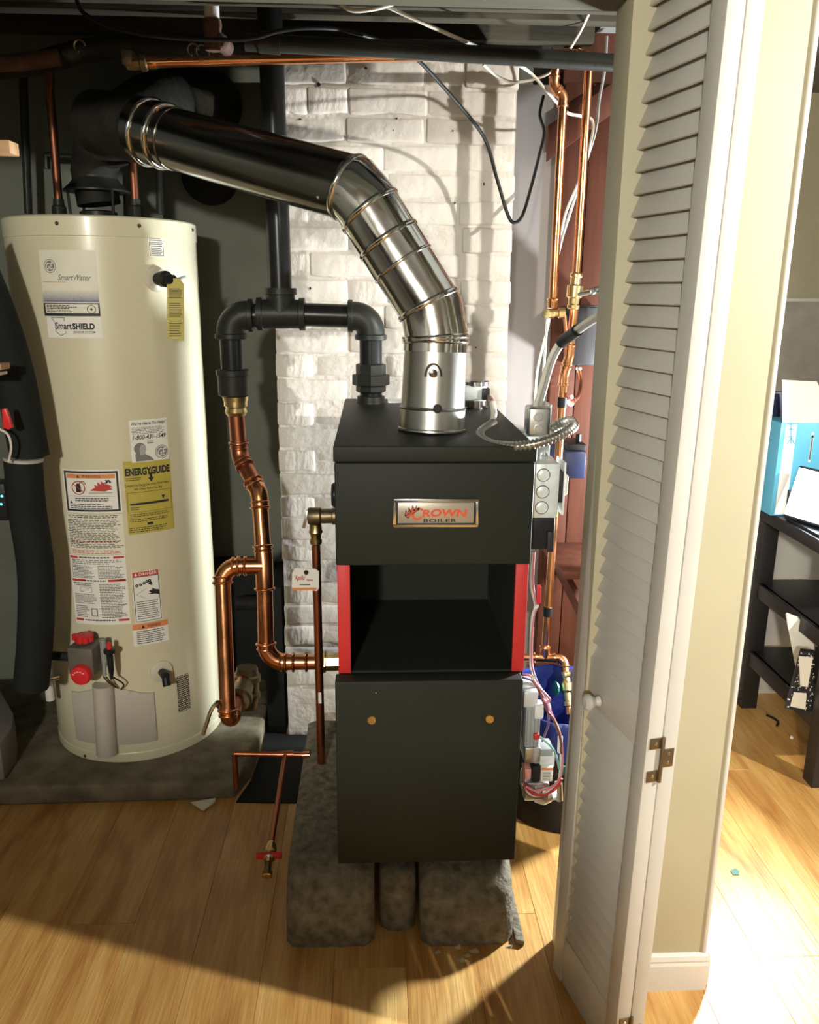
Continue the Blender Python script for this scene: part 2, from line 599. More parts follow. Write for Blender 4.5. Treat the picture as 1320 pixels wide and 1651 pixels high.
# ceilings
struct(sbox('ceiling', (-2.7, -3.1, CEIL), (3.3, 1.50, CEIL + 0.06), 'ceiling_paint'))
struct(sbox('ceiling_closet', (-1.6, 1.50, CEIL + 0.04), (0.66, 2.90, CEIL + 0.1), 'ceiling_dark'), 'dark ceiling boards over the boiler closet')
struct(sbox('ceiling_far', (0.66, 1.50, CEIL), (3.3, 4.5, CEIL + 0.06), 'ceiling_paint'))
zj = at(660, 16, 1.94).z
j = struct(sbox('ceiling_joist', (-1.45, 1.90, zj), (0.64, 1.945, CEIL + 0.04), 'joist_wood', bevel=0.002), 'old olive brown joist edge across the top of the picture')
tag(j, 'old olive brown joist nearest the camera under closet ceiling', None, None, 'structure')
zj2 = at(660, 62, 2.62).z
struct(sbox('ceiling_joist', (-1.45, 2.62, zj2), (0.64, 2.665, CEIL + 0.04), 'joist_wood', bevel=0.002), 'dark rear joist above the brick chimney')
struct(sbox('ceiling_joist', (-1.45, 2.27, 2.07), (0.64, 2.315, CEIL + 0.04), 'joist_wood', bevel=0.002), 'dark middle joist under the closet ceiling')

# painted brick chimney
CX0, CX1, CY = -0.283, 0.398, 2.45
chim = struct(sbox('wall_chimney', (CX0 + 0.003, CY + 0.0035, 0.0), (CX1 - 0.003, 2.78, 2.03), 'mortar_paint'), 'white painted brick chimney breast')
bv = []
for k in range(6):
    bm = bmesh.new()
    bmesh.ops.create_cube(bm, size=1.0)
    bmesh.ops.subdivide_edges(bm, edges=[e for e in bm.edges if abs(e.verts[0].co.x - e.verts[1].co.x) > 0.5], cuts=2, use_grid_fill=True)
    rnd = random.Random(k)
    for v in bm.verts:
        v.co.x *= 0.205
        v.co.y *= 0.055
        v.co.z *= 0.066
        if v.co.y < 0:
            v.co += V((rnd.uniform(-.0022, .0022), rnd.uniform(-.0030, .0024), rnd.uniform(-.0030, .0030)))
    es = [e for e in bm.edges if e.calc_face_angle(0) > 0.6 and min(e.verts[0].co.y, e.verts[1].co.y) < 0]
    bmesh.ops.bevel(bm, geom=es, offset=0.008, segments=3, profile=0.5, affect='EDGES', clamp_overlap=True)
    me = bpy.data.meshes.new('brick')
    bm.to_mesh(me)
    bm.free()
    me.materials.append(MATS['brick_paint'])
    me.polygons.foreach_set('use_smooth', [True] * len(me.polygons))
    me.set_sharp_from_angle(angle=math.radians(50))
    bv.append(me)
zb = 0.105
course = 0
while zb < 2.02:
    xs = CX0
    offs = [0.215, 0.108, 0.215, 0.160][course % 4] if course % 2 else 0.215
    first = True
    while xs < CX1 - 0.02:
        ln = (0.107 if course % 2 else 0.2125) if first else random.choice((0.2125, 0.2125, 0.205, 0.112))
        if CX1 - xs - ln < 0.05:
            ln = CX1 - xs
        ln = min(ln, CX1 - xs)
        o = bpy.data.objects.new('brick', bv[random.randrange(6)])
        COL.objects.link(o)
        o.location = (xs + ln / 2, CY + 0.0275 + random.uniform(-0.003, 0.003), zb + 0.0355 + random.uniform(-.001, .001))
        o.scale = ((ln - random.choice((0.0045, 0.002, -0.002))) / 0.205, 1, random.uniform(0.99, 1.06))
        o.rotation_euler = (random.uniform(-.012, .012), random.uniform(-.006, .006), random.uniform(-.008, .008) + (PI if random.random() < 0 else 0))
        o.parent = chim
        xs += ln
        first = False
    zb += 0.071
    course += 1

# chips and nail holes in the paint
for px, py, w_, h_ in ((780, 297, .003, .009), (733, 327, .006, .005), (514, 136, .012, .010), (590, 110, .010, .006), (484, 192, .008, .005), (730, 211, .004, .005), (640, 191, .004, .006), (767, 560, .004, .007), (569, 330, .004, .006), (500, 465, .006, .010), (634, 210, .003, .006)):
    c = at(px, py, CY - 0.001)
    n = 7
    rr = random.Random(px)
    ring = [V((c.x + math.cos(2 * PI * k / n) * w_ / 2 * rr.uniform(.6, 1.2), CY - 0.0035, c.z + math.sin(2 * PI * k / n) * h_ / 2 * rr.uniform(.6, 1.2))) for k in range(n)]
    prism(MB(), ring, (0, 0.006, 0)).build('paint_chip', 'dark_void', chim, smooth=0)

# brown board wall at the right rear
wood = struct(sbox('wall_wood', (0.572, 2.690, 0.0), (0.86, 2.712, CEIL), 'red_wood'), 'dark reddish brown board wall behind the copper risers')
xb = 0.574
for wd in (0.082, 0.105, 0.110):
    sbox('plank', (xb, 2.668, 0.02), (xb + wd - 0.003, 2.690, 2.02), 'red_wood', wood, bevel=0.002)
    xb += wd
# stud, brace and ledge of that frame
sh = empty('wooden_shelf', 'reddish wooden shelf and bracket at the right rear behind the risers', 'shelf')
a0 = at(896, 884, 2.60)
sbox('shelf_board', (0.574, 2.36, a0.z - 0.025), (0.80, 2.668, a0.z), 'red_wood', sh, bevel=0.002)
mb = MB()
p0, p1 = at(897, 905, 2.6), at(938, 985, 2.42)
d = (p1 - p0)
obox(mb, (p0 + p1) / 2, d / 2, d.cross(V((0, 0, 1))).normalized() * 0.012, d.cross(d.cross(V((0, 0, 1)))).normalized() * 0.02)
mb.build('bracket', 'red_wood', sh, bevel=0.002)
mb = MB()
p0 = at(1003, 320, 2.30)
struct(sbox('wall_stud', (0.71, 2.34, 0.0), (0.80, 2.38, CEIL), 'red_wood', bevel=0.002), 'reddish wooden stud beside the white door casing')
mb = MB()
prism(mb, [at(880, 205, 2.64), at(1002, 125, 2.64), at(1002, 172, 2.64), at(880, 262, 2.64)], (0, -0.035, 0))
struct(mb.build('wall_brace', 'red_wood', bevel=0.002), 'slanting reddish brace board high on the brown wall')

# white casing behind the far edge of the folded door
mb = MB()
obox(mb, (0.423, 1.520, 1.02), (0.009, 0, 0), (0, 0.022, 0), (0.012, 0, 1.02))
struct(mb.build('trim_3', 'white_trim', bevel=0.002), 'white casing strip at the far edge of the folded louvred door')


# ------------------------------------------------------------------ folded louvred door, two leaves
TILT = math.radians(0.95)
DF = V((0.381, 1.442, 0.018))
DN = V((0.4405, 1.200, 0.018))
DW = (DN - DF).length
ew = (DN - DF).normalized()
en = V((0, 0, 1)).cross(ew).normalized()     # to the right, away from the boiler
if en.x < 0:
    en = -en
ez = (V((0, 0, 1)) * math.cos(TILT) + en * math.sin(TILT)).normalized()
en = (en * math.cos(TILT) - V((0, 0, 1)) * math.sin(TILT)).normalized()
DTH, DH, ST = 0.0285, 1.985, 0.036


def dp(u, n, z):
    return DF + ew * u + en * n + ez * z


def dbox(mb, u0, u1, n0, n1, z0, z1):
    obox(mb, dp((u0 + u1) / 2, (n0 + n1) / 2, (z0 + z1) / 2), ew * ((u1 - u0) / 2), en * ((n1 - n0) / 2), ez * ((z1 - z0) / 2))
    return mb


def door_hit(px, py):
    d = ray(px, py)
    return CAM + d * ((DF - CAM).dot(en) / d.dot(en))


def leaf(name, label, n0, knob):
    root = bpy.data.objects.new(name, None)
    COL.objects.link(root)
    struct(root, label)
    dbox(MB(), 0, ST, n0, n0 + DTH, 0, DH).build('stile', 'door_paint', root, bevel=0.0012)
    dbox(MB(), DW - ST, DW, n0, n0 + DTH, 0, DH).build('stile', 'door_paint', root, bevel=0.0012)
    for z0, z1 in ((0, 0.11), (0.655, 0.745), (DH - 0.085, DH)):
        dbox(MB(), ST, DW - ST, n0 + 0.003, n0 + DTH - 0.003, z0, z1).build('rail', 'door_paint', root, bevel=0.0012)
    mesh = None
    L0 = (DW - 2 * ST) / 2 + 0.004
    for z0, z1 in ((0.11, 0.655), (0.745, DH - 0.085)):
        k = round((z1 - z0) / 0.0335)
        st = (z1 - z0) / k
        for i in range(k):
            zc = z0 + st * (i + 0.5)
            c = dp(DW / 2, n0 + DTH / 2, zc)
            if mesh is None:
                mb = MB()
                hz = 0.0225
                a = ez * hz + en * 0.0085           # top edge leans back to the far face
                t = ew.cross(a).normalized() * 0.0026
                obox(mb, (0, 0, 0), ew * L0, t, a)
                o = mb.build('slat', 'door_paint', root, bevel=0.0016)
                mesh = o.data
                o.location = c
            else:
                o = bpy.data.objects.new('slat', mesh)
                COL.objects.link(o)
                o.parent = root
                o.location = c
    if knob:
        kp = door_hit(965, 1130)
        lathe(MB(), kp, -en, [(0, 0.010), (0.004, 0.009), (0.008, 0.007), (0.014, 0.012), (0.020, 0.0155), (0.026, 0.0150), (0.030, 0.010), (0.031, 0.002)], 24).build('knob', 'door_paint', root)
    return root


d1 = leaf('door_1', 'white louvred folding door leaf facing the boiler, with round knob', 0.0, True)
d2 = leaf('door_2', 'second white louvred door leaf folded flat against the first', DTH + 0.002, False)
# hinges on the folded edge
for zh, nm in ((0.648, 'mid'), (0.075, 'low'), (1.90, 'top')):
    h = MB()
    uo = DW
    s0 = DTH + 0.001
    for za, zb2, na, nb in ((0.021, 0.041, s0 - 0.024, s0), (-0.016, 0.018, s0, s0 + 0.024), (-0.041, -0.020, s0 - 0.024, s0)):
        dbox(h, uo, uo + 0.002, na, nb, zh + za, zh + zb2)
    rod(h, dp(uo + 0.003, s0, zh - 0.042), dp(uo + 0.003, s0, zh + 0.042), 0.0035, 12)
    ho = h.build('hinge', 'bronze', d1, bevel=0.0006)
    ho['label'] = 'dull bronze butt hinge'
    for zz, nn in ((0.031, s0 - 0.013), (-0.030, s0 - 0.013), (0.009, s0 + 0.014), (-0.008, s0 + 0.014)):
        lathe(MB(), dp(uo + 0.002, nn, zh + zz), ew, [(0, 0.0035), (0.0012, 0.0026)], 10).build('screw', 'bright_steel', ho)

# ================================================================== BOILER
BX0, BX1, BY0, BY1 = -0.076, 0.320, 1.600, 2.320
Z0, ZL, ZR, ZP, ZT = 0.168, 0.200, 0.641, 0.882, 1.127
bo = empty('boiler', 'dark green cast boiler with red side strips and nameplate on concrete blocks', 'boiler')
# jacket sides and back (a U of sheet metal)
mb = MB()
box(mb, (BX0 + 0.002, BY0 + 0.004, ZL), (BX0 + 0.022, BY1, 1.095))
box(mb, (BX1 - 0.022, BY0 + 0.004, ZL), (BX1 - 0.002, BY1, 1.095))
box(mb, (BX0 + 0.022, BY1 - 0.02, ZL), (BX1 - 0.022, BY1, 1.095))
mb.build('jacket', 'boiler_paint', bo, bevel=0.0015)
mb = MB()
box(mb, (BX0 + 0.03, BY0 + 0.05, Z0), (BX1 - 0.03, BY1 - 0.03, ZL + 0.01))
mb.build('base', 'boiler_inner', bo, bevel=0.002)
# recess behind the opening
mb = MB()
box(mb, (BX0 + 0.022, BY0 + 0.42, ZR - 0.03), (BX1 - 0.022, BY0 + 0.44, ZP + 0.05))
box(mb, (BX0 + 0.022, BY0 + 0.006, ZR - 0.03), (BX1 - 0.022, BY0 + 0.42, ZR))
box(mb, (BX0 + 0.022, BY0 + 0.01, ZP + 0.004), (BX1 - 0.022, BY0 + 0.42, ZP + 0.02))
mb.build('recess', 'boiler_inner', bo)
# upper front panel, folded edges
pan = box(MB(), (BX0, BY0 - 0.012, ZP), (BX1, BY0 + 0.01, 1.0935)).build('upper_panel', 'boiler_paint', bo, bevel=0.003, seg=3)
# lid
lid = box(MB(), (BX0 - 0.002, BY0 - 0.013, 1.0955), (BX1 + 0.003, BY1 + 0.003, ZT)).build('lid', 'boiler_paint', bo, bevel=0.003, seg=3)
# red strips
for xa in (BX0 + 0.002, BX1 - 0.028):
    r = box(MB(), (xa, BY0 - 0.006, ZR), (xa + 0.026, BY0 + 0.004, ZP)).build('side_strip', 'red_paint', bo, bevel=0.001)
    r['label'] = 'bright red edge strip'
# lower door panel
lp = box(MB(), (BX0 - 0.004, 1.556, ZL + 0.002), (BX1 - 0.009, BY0 - 0.004, ZR - 0.001)).build('lower_panel', 'boiler_paint', bo, bevel=0.003, seg=3)
for px, py in ((599, 1160), (789, 1158)):
    c = at(px, py, 1.556)
    k = lathe(MB(), c, (0, -1, 0), [(0, 0.0098), (0.004, 0.0098), (0.0055, 0.0085), (0.006, 0.004)], 24).build('knob', 'brass', lp)
    k['label'] = 'small flat brass knob'
lathe(MB(), at(606, 1117, 1.556), (0, -1, 0), [(0, 0.002), (0.001, 0.0015)], 8).build('screw', 'bright_steel', lp)
# nameplate
fy = BY0 - 0.012
pa, pb = at(634, 849, fy), at(771, 803, fy)
npx0, npx1, npz0, npz1 = pa.x, pb.x, pa.z, pb.z
npl = box(MB(), (npx0, fy - 0.004, npz0), (npx1, fy + 0.001, npz1)).build('nameplate', 'ink_black', bo, bevel=0.001)
mb = MB()
fw = 0.0058
for a, b in (((npx0, npz0), (npx1, npz0 + fw)), ((npx0, npz1 - fw), (npx1, npz1)), ((npx0, npz0 + fw), (npx0 + fw, npz1 - fw)), ((npx1 - fw, npz0 + fw), (npx1, npz1 - fw))):
    box(mb, (a[0], fy - 0.0075, a[1]), (b[0], fy - 0.003, b[1]))
mb.build('plate_frame', 'bright_steel', npl, bevel=0.0012)
mb = MB()
box(mb, (npx0 + 0.0088, fy - 0.0046, npz0 + 0.0082), (npx1 - 0.0088, fy - 0.0038, npz1 - 0.0082))
mb.build('plate_face', 'plate_face', npl, bevel=0.0003)


def flat_text(s, x, z, y, width, height, m, parent, name='lettering', bold=0.0, shear=0.0, arch=0.0, grow=0.0, spacing=1.0):
    vs, fs = text_geo(s, 1.0, bold, shear, spacing)
    x0, x1 = min(v.x for v in vs), max(v.x for v in vs)
    z0, z1 = min(v.y for v in vs), max(v.y for v in vs)
    mb = MB()
    out = []
    for v in vs:
        u = (v.x - x0) / (x1 - x0)
        t = (v.y - z0) / (z1 - z0)
        hh = height * (1 + grow * (1 - u))
        out.append(V((x + u * width, y, z + t * hh + arch * (1 - (2 * u - 1) ** 2))))
    mb.add(out, fs)
    return mb.build(name, m, parent, smooth=0)


ty = fy - 0.0052
cw = npx1 - npx0
ch = npz1 - npz0
flat_text('C', npx0 + cw * 0.215, npz0 + ch * 0.245, ty, cw * 0.135, ch * 0.44, 'ink_bright', npl, bold=0.02, shear=0.2)
flat_text('ROWN', npx0 + cw * 0.335, npz0 + ch * 0.34, ty, cw * 0.535, ch * 0.27, 'ink_bright', npl, bold=0.035, shear=0.15, arch=0.002)
flat_text('BOILER', npx0 + cw * 0.355, npz0 + ch * 0.165, ty, cw * 0.39, ch * 0.13, 'ink_black', npl, bold=0.018, spacing=1.1)
# the small tilted crown
mbk, mbr = MB(), MB()


def np2(u, v):
    return V((npx0 + cw * u, ty, npz0 + ch * v))


crown = [(0.13, 0.40), (0.145, 0.63), (0.165, 0.50), (0.18, 0.72), (0.205, 0.57), (0.225, 0.80), (0.245, 0.62), (0.275, 0.80), (0.275, 0.66), (0.305, 0.72), (0.30, 0.60), (0.24, 0.50), (0.20, 0.42), (0.175, 0.30)]
mbk.add([np2(*p) for p in crown], [tuple(range(len(crown)))])
mbk.build('crown_outline', 'ink_black', npl, smooth=0)
ty -= 0.0003
for q in ([(0.145, 0.44), (0.15, 0.57), (0.167, 0.46)], [(0.172, 0.47), (0.182, 0.64), (0.198, 0.51)], [(0.205, 0.52), (0.224, 0.72), (0.238, 0.56)], [(0.25, 0.57), (0.27, 0.74), (0.27, 0.60)],
          [(0.15, 0.40), (0.172, 0.34), (0.20, 0.44), (0.24, 0.53), (0.29, 0.615), (0.275, 0.63), (0.225, 0.54), (0.18, 0.45)]):
    mbr.add([np2(*p) for p in q], [tuple(range(len(q)))])
mbr.build('crown_fill', 'ink_bright', npl, smooth=0)
# round plug on the left flank
c = V((BX0, 1.80, at(537, 798, 1.80).z))
lathe(MB(), c, (-1, 0, 0), [(-0.002, 0.028), (0.012, 0.028), (0.017, 0.024), (0.018, 0.01)], 24).build('side_plug', 'black_plastic', bo)
# square cut-out plate behind the riser
pp = atz(655, 650, ZT)
sbox('cover_plate', (atz(625, 648, ZT).x, 2.235, ZT), (atz(652, 648, ZT).x, 2.315, ZT + 0.002), 'zinc', bo)

# ------------------------------------------------------------------ concrete blocks under the boiler
def block(label, x0, x1, y0, y1, z1, rad, seed):
    """pillow-fronted cast block: profile in y-z with a large rounded front top edge"""
    pr = [(y1, 0.0), (y0, 0.0), (y0 - 0.004, z1 * 0.25)]
    for k in range(7):
        a = PI * (1.0 - 0.5 * k / 6)
        pr.append((y0 + rad + rad * math.cos(a), z1 - rad + rad * math.sin(a)))
    pr.append((y1, z1))
    nx = 16
    mb = MB()
    rnd = random.Random(seed)
    vs, fs = [], []
    n = len(pr)
    for i in range(nx + 1):
        u = i / nx
        e = min(u, 1 - u) * (x1 - x0)
        sh_ = 0.020 * max(0, 1 - e / 0.03) ** 2
        for yy, zz in pr:
            vs.append((x0 + (x1 - x0) * u, yy + (sh_ if yy < y0 + rad else 0) + rnd.uniform(-.0018, .0018), max(0, zz - (sh_ * 0.5 if zz > 0.05 else 0) + (rnd.uniform(-.0018, .0018) if 0.01 < zz < z1 - .001 else 0))))
    for i in range(nx):
        for k in range(n):
            k2 = (k + 1) % n
            fs.append((i * n + k, i * n + k2, (i + 1) * n + k2, (i + 1) * n + k))
    fs.append(tuple(range(n)))
    fs.append(tuple(nx * n + k for k in range(n - 1, -1, -1)))
    mb.add(vs, fs)
    o = mb.build('concrete_block', 'concrete', None, smooth=55)
    return tag(o, label, 'block')


block('rounded concrete block under the boiler on the side of the water heater', -0.197, 0.000, 1.537, 2.25, 0.166, 0.105, 1)
block('short narrow concrete piece between the two rounded blocks', 0.012, 0.094, 1.580, 2.25, 0.150, 0.03, 2)
block('rounded concrete block under the boiler on the side of the louvred door', 0.103, 0.312, 1.532, 2.25, 0.166, 0.105, 3)
sl = prism(MB(), [(0.316, 1.53, 0), (0.336, 1.524, 0), (0.340, 2.2, 0), (0.316, 2.2, 0)], (0, 0, 0.014)).build('concrete_strip', 'concrete', None, bevel=0.003)
tag(sl, 'low concrete strip beside the block nearest the louvred door', 'concrete')
mb = MB()
rr = random.Random(3)
for px, py in ((705, 1535), (738, 1527), (752, 1541), (765, 1533), (744, 1549), (823, 1527)):
    c = atz(px, py, 0.0)
    n = 7
    ring = [c + V((math.cos(2 * PI * k / n) * rr.uniform(.006, .014), math.sin(2 * PI * k / n) * rr.uniform(.003, .008), 0)) for k in range(n)]
    mb.add(ring + [c + V((0.003, 0, rr.uniform(.004, .009)))], [(k, (k + 1) % n, n) for k in range(n)] + [tuple(range(n - 1, -1, -1))])
o = mb.build('debris', 'fluff')
tag(o, 'torn pale floor lining crumbs along the front of the concrete blocks', 'debris', None, 'stuff')

# ================================================================== BOILER FLUE
fl = empty('flue_pipe', 'shiny galvanised flue pipe with elbows rising from the boiler to the dark vent', 'flue pipe')
RF = 0.068
base = V((0.128, 1.785, ZT))
cor1 = at(706, 512, 1.80)
cor1.x = base.x + 0.008
cor2 = at(576, 307, 1.84)
endp = at(243, 214, 2.12)
# dull starting collar
vdir = (cor1 - base).normalized()
lathe(MB(), base, vdir, [(0, RF + 0.006), (0.004, RF + 0.006), (0.006, RF + 0.0035), (0.045, RF + 0.003), (0.048, RF + 0.0055), (0.052, RF + 0.001), (0.170, RF - 0.002), (0.172, RF - 0.004)], 48).build('collar', 'galvanised_dull', fl)
cc = at(705, 659, base.y - RF - 0.002)
lathe(MB(), cc, (0, -1, 0), [(-0.003, 0.0095), (0.0015, 0.0095), (0.002, 0.007), (0.0005, 0.006), (0.0005, 0.003), (0.002, 0.0025), (0.002, 0.0005)], 20).build('test_port', 'ink_black', fl)
# dimpled rivet tab
t0 = at(698, 607, base.y - RF - 0.003)
mb = MB()
arch_o = [V((math.sin(a) * 0.017, 0, math.cos(a) * 0.026)) for a in [(-PI / 2 + PI * k / 14) for k in range(15)]]
tube(mb, [t0 + p for p in arch_o], 0.0018, 8)
lathe(mb, t0 + V((0, 0, 0.006)), (0, -1, 0), [(-0.004, 0.009), (0.001, 0.008), (0.002, 0.003)], 14)
mb.build('locking_tab', 'dark_steel', fl)


def bead(c, d, r, name='seam_ring', m='galvanised', h=0.0045, hw=0.0065):
    pr = []
    for k in range(9):
        a = PI * k / 8
        pr.append((-hw * math.cos(a), r - 0.0005 + h * math.sin(a)))
    lathe(MB(), c, d, pr, 48).build(name, m, fl)


# lower adjustable elbow: gores between planes
def gore(name, pts, r, m='galvanised'):
    """segments of an adjustable elbow: ring planes bisect the bend"""
    mb = MB()
    tube(mb, pts, r, 48)
    return mb.build(name, m, fl, smooth=40)


d12 = (cor2 - cor1).normalized()
d23 = (endp - cor2).normalized()
s1 = base + vdir * 0.168
e1 = cor1 - vdir * 0.045
gore('elbow_section', [s1, e1], RF + 0.0006)
bead(base + vdir * 0.192, vdir, RF)
mid1 = cor1 + (d12 - vdir).normalized() * -0.004
n1a = cor1 - vdir * 0.044
n1b = cor1 + d12 * 0.032
gore('elbow_section', [n1a, n1a + vdir * 0.012, n1b - d12 * 0.012, n1b], RF)
bead(n1a, (vdir * 0.8 + d12 * 0.2), RF)
bead(n1b, (d12 * 0.85 + vdir * 0.15), RF)
# slanted straight run with two seams
L12 = (cor2 - cor1).length
s2 = n1b
q1 = cor1 + d12 * (0.044 + (L12 - 0.09) * 0.40)
q2 = cor1 + d12 * (0.044 + (L12 - 0.09) * 0.66)
e2 = cor2 - d12 * 0.055
gore('pipe_section', [s2, q1], RF - 0.0008)
gore('pipe_section', [q1 - d12 * 0.002, q2], RF + 0.0012)
for k in range(4):
    pass
bead(q1, d12, RF, h=0.003, hw=0.004)
bead(q2, d12, RF, h=0.0045)
# upper elbow
d_m = (d12 + d23).normalized()
n2a = cor2 - d12 * 0.050
n2b = cor2 + d23 * 0.020
gore('elbow_section', [q2, n2a], RF + 0.0004)
bead(n2a, (d12 * 0.9 + d23 * 0.1), RF)
gore('elbow_section', [n2a, n2a + d12 * 0.014, n2b - d23 * 0.012, n2b], RF)
bead(n2b, (d23 * 0.72 + d12 * 0.28), RF, h=0.005)
# long dark reflecting run to the vent
o = gore('long_pipe', [n2b, endp], RF - 0.001, 'dark_steel')
o['label'] = 'long dark mirror-like pipe run'
bead(endp - d23 * 0.0, d23, RF + 0.004, h=0.006)
bead(endp - d23 * 0.045, d23, RF + 0.002, h=0.005)
bead(endp - d23 * 0.075, d23, RF, h=0.002, hw=0.003, m='dark_steel')
lathe(MB(), endp - d23 * 0.05, d23, [(0, RF + 0.003), (0.08, RF + 0.004)], 48).build('end_collar', 'dark_steel', fl)
sc = MB()
for px, py in ((512, 318), (623, 400), (612, 410), (699, 464)):
    c = at(px, py, 1.765)
    lathe(MB(), c, (0, -1, 0), [(-0.01, 0.003), (0.002, 0.003), (0.003, 0.001)], 8).build('screw', 'bright_steel', fl)

# dark vent stack that takes the flue and the heater's vent
vs_ = empty('vent_stack', 'black vent tee receiving the shiny flue above the water heater', 'vent pipe')
vt = at(185, 205, 2.22)
mb = MB()
tube(mb, [at(160, 330, 2.46), at(150, 280, 2.46), at(160, 240, 2.44), at(205, 205, 2.36), at(245, 180, 2.45), at(300, 165, 2.60), at(345, 170, 2.76)], [0.058, 0.058, 0.068, 0.088, 0.092, 0.092, 0.092], 24)
mb.build('vent_bend', 'old_pipe', vs_)
rod(MB(), endp + d23 * 0.02, vt + d23 * 0.06, RF + 0.006, 32).build('vent_inlet', 'old_pipe', vs_)
th = V((at(340, 285, 2.776).x, 2.778, at(340, 285, 2.776).z))
o = lathe(MB(), th, (0, -1, 0), [(0, 0.085), (0.03, 0.085), (0.035, 0.078), (0.036, 0.02)], 32).build('thimble_cover', 'dark_void', None)
tag(o, 'round dark thimble cover on the grey wall below the flue', 'cover')

# ================================================================== WATER HEATER
HC = V((-0.7527, 2.4626, 0))
HR, HZ0, HZ1 = 0.2524, 0.060, 1.597
wh = empty('water_heater', 'tall beige gas water heater covered with labels on a concrete pad', 'water heater')
lathe(MB(), HC + V((0, 0, HZ0 + 0.03)), (0, 0, 1), [(0, HR), (HZ1 - HZ0 - 0.03 - 0.048, HR)], 96).build('tank', 'heater_enamel', wh)
lathe(MB(), HC + V((0, 0, HZ0)), (0, 0, 1), [(0, HR - 0.004), (0.001, HR + 0.0025), (0.026, HR + 0.0025), (0.028, HR + 0.001), (0.030, HR)], 96).build('bottom_ring', 'heater_enamel', wh)
zt = HZ1 - 0.05
lathe(MB(), HC + V((0, 0, zt)), (0, 0, 1), [(0, HR), (0.001, HR + 0.002), (0.046, HR + 0.002), (0.050, HR - 0.002), (0.052, HR - 0.02), (0.058, 0.02)], 96).build('top_cap', 'heater_enamel', wh)


def hit(px, py):
    """angle and height where a ray meets the tank"""
    d = ray(px, py)
    ox, oy = CAM.x - HC.x, CAM.y - HC.y
    a = d.x ** 2 + d.y ** 2
    b = 2 * (ox * d.x + oy * d.y)
    c = ox * ox + oy * oy - HR * HR
    disc = b * b - 4 * a * c
    t = (-b - math.sqrt(max(0, disc))) / (2 * a)
    p = CAM + d * t
    return math.atan2(p.x - HC.x, -(p.y - HC.y)), p.z      # angle 0 faces -y, grows to +x


def hp(th, z, off=0.0):
    return V((HC.x + math.sin(th) * (HR + off), HC.y - math.cos(th) * (HR + off), z))


def hn(th):
    return V((math.sin(th), -math.cos(th), 0))


# rim screws
sc = MB()
for px, py in ((92, 360), (224, 364), (309, 371), (138, 1218)):
    t, z = hit(px, py)
    lathe(MB(), hp(t, z, 0.002), hn(t), [(0, 0.0055), (0.0025, 0.004), (0.003, 0.001)], 10).build('screw', 'dark_steel', wh)


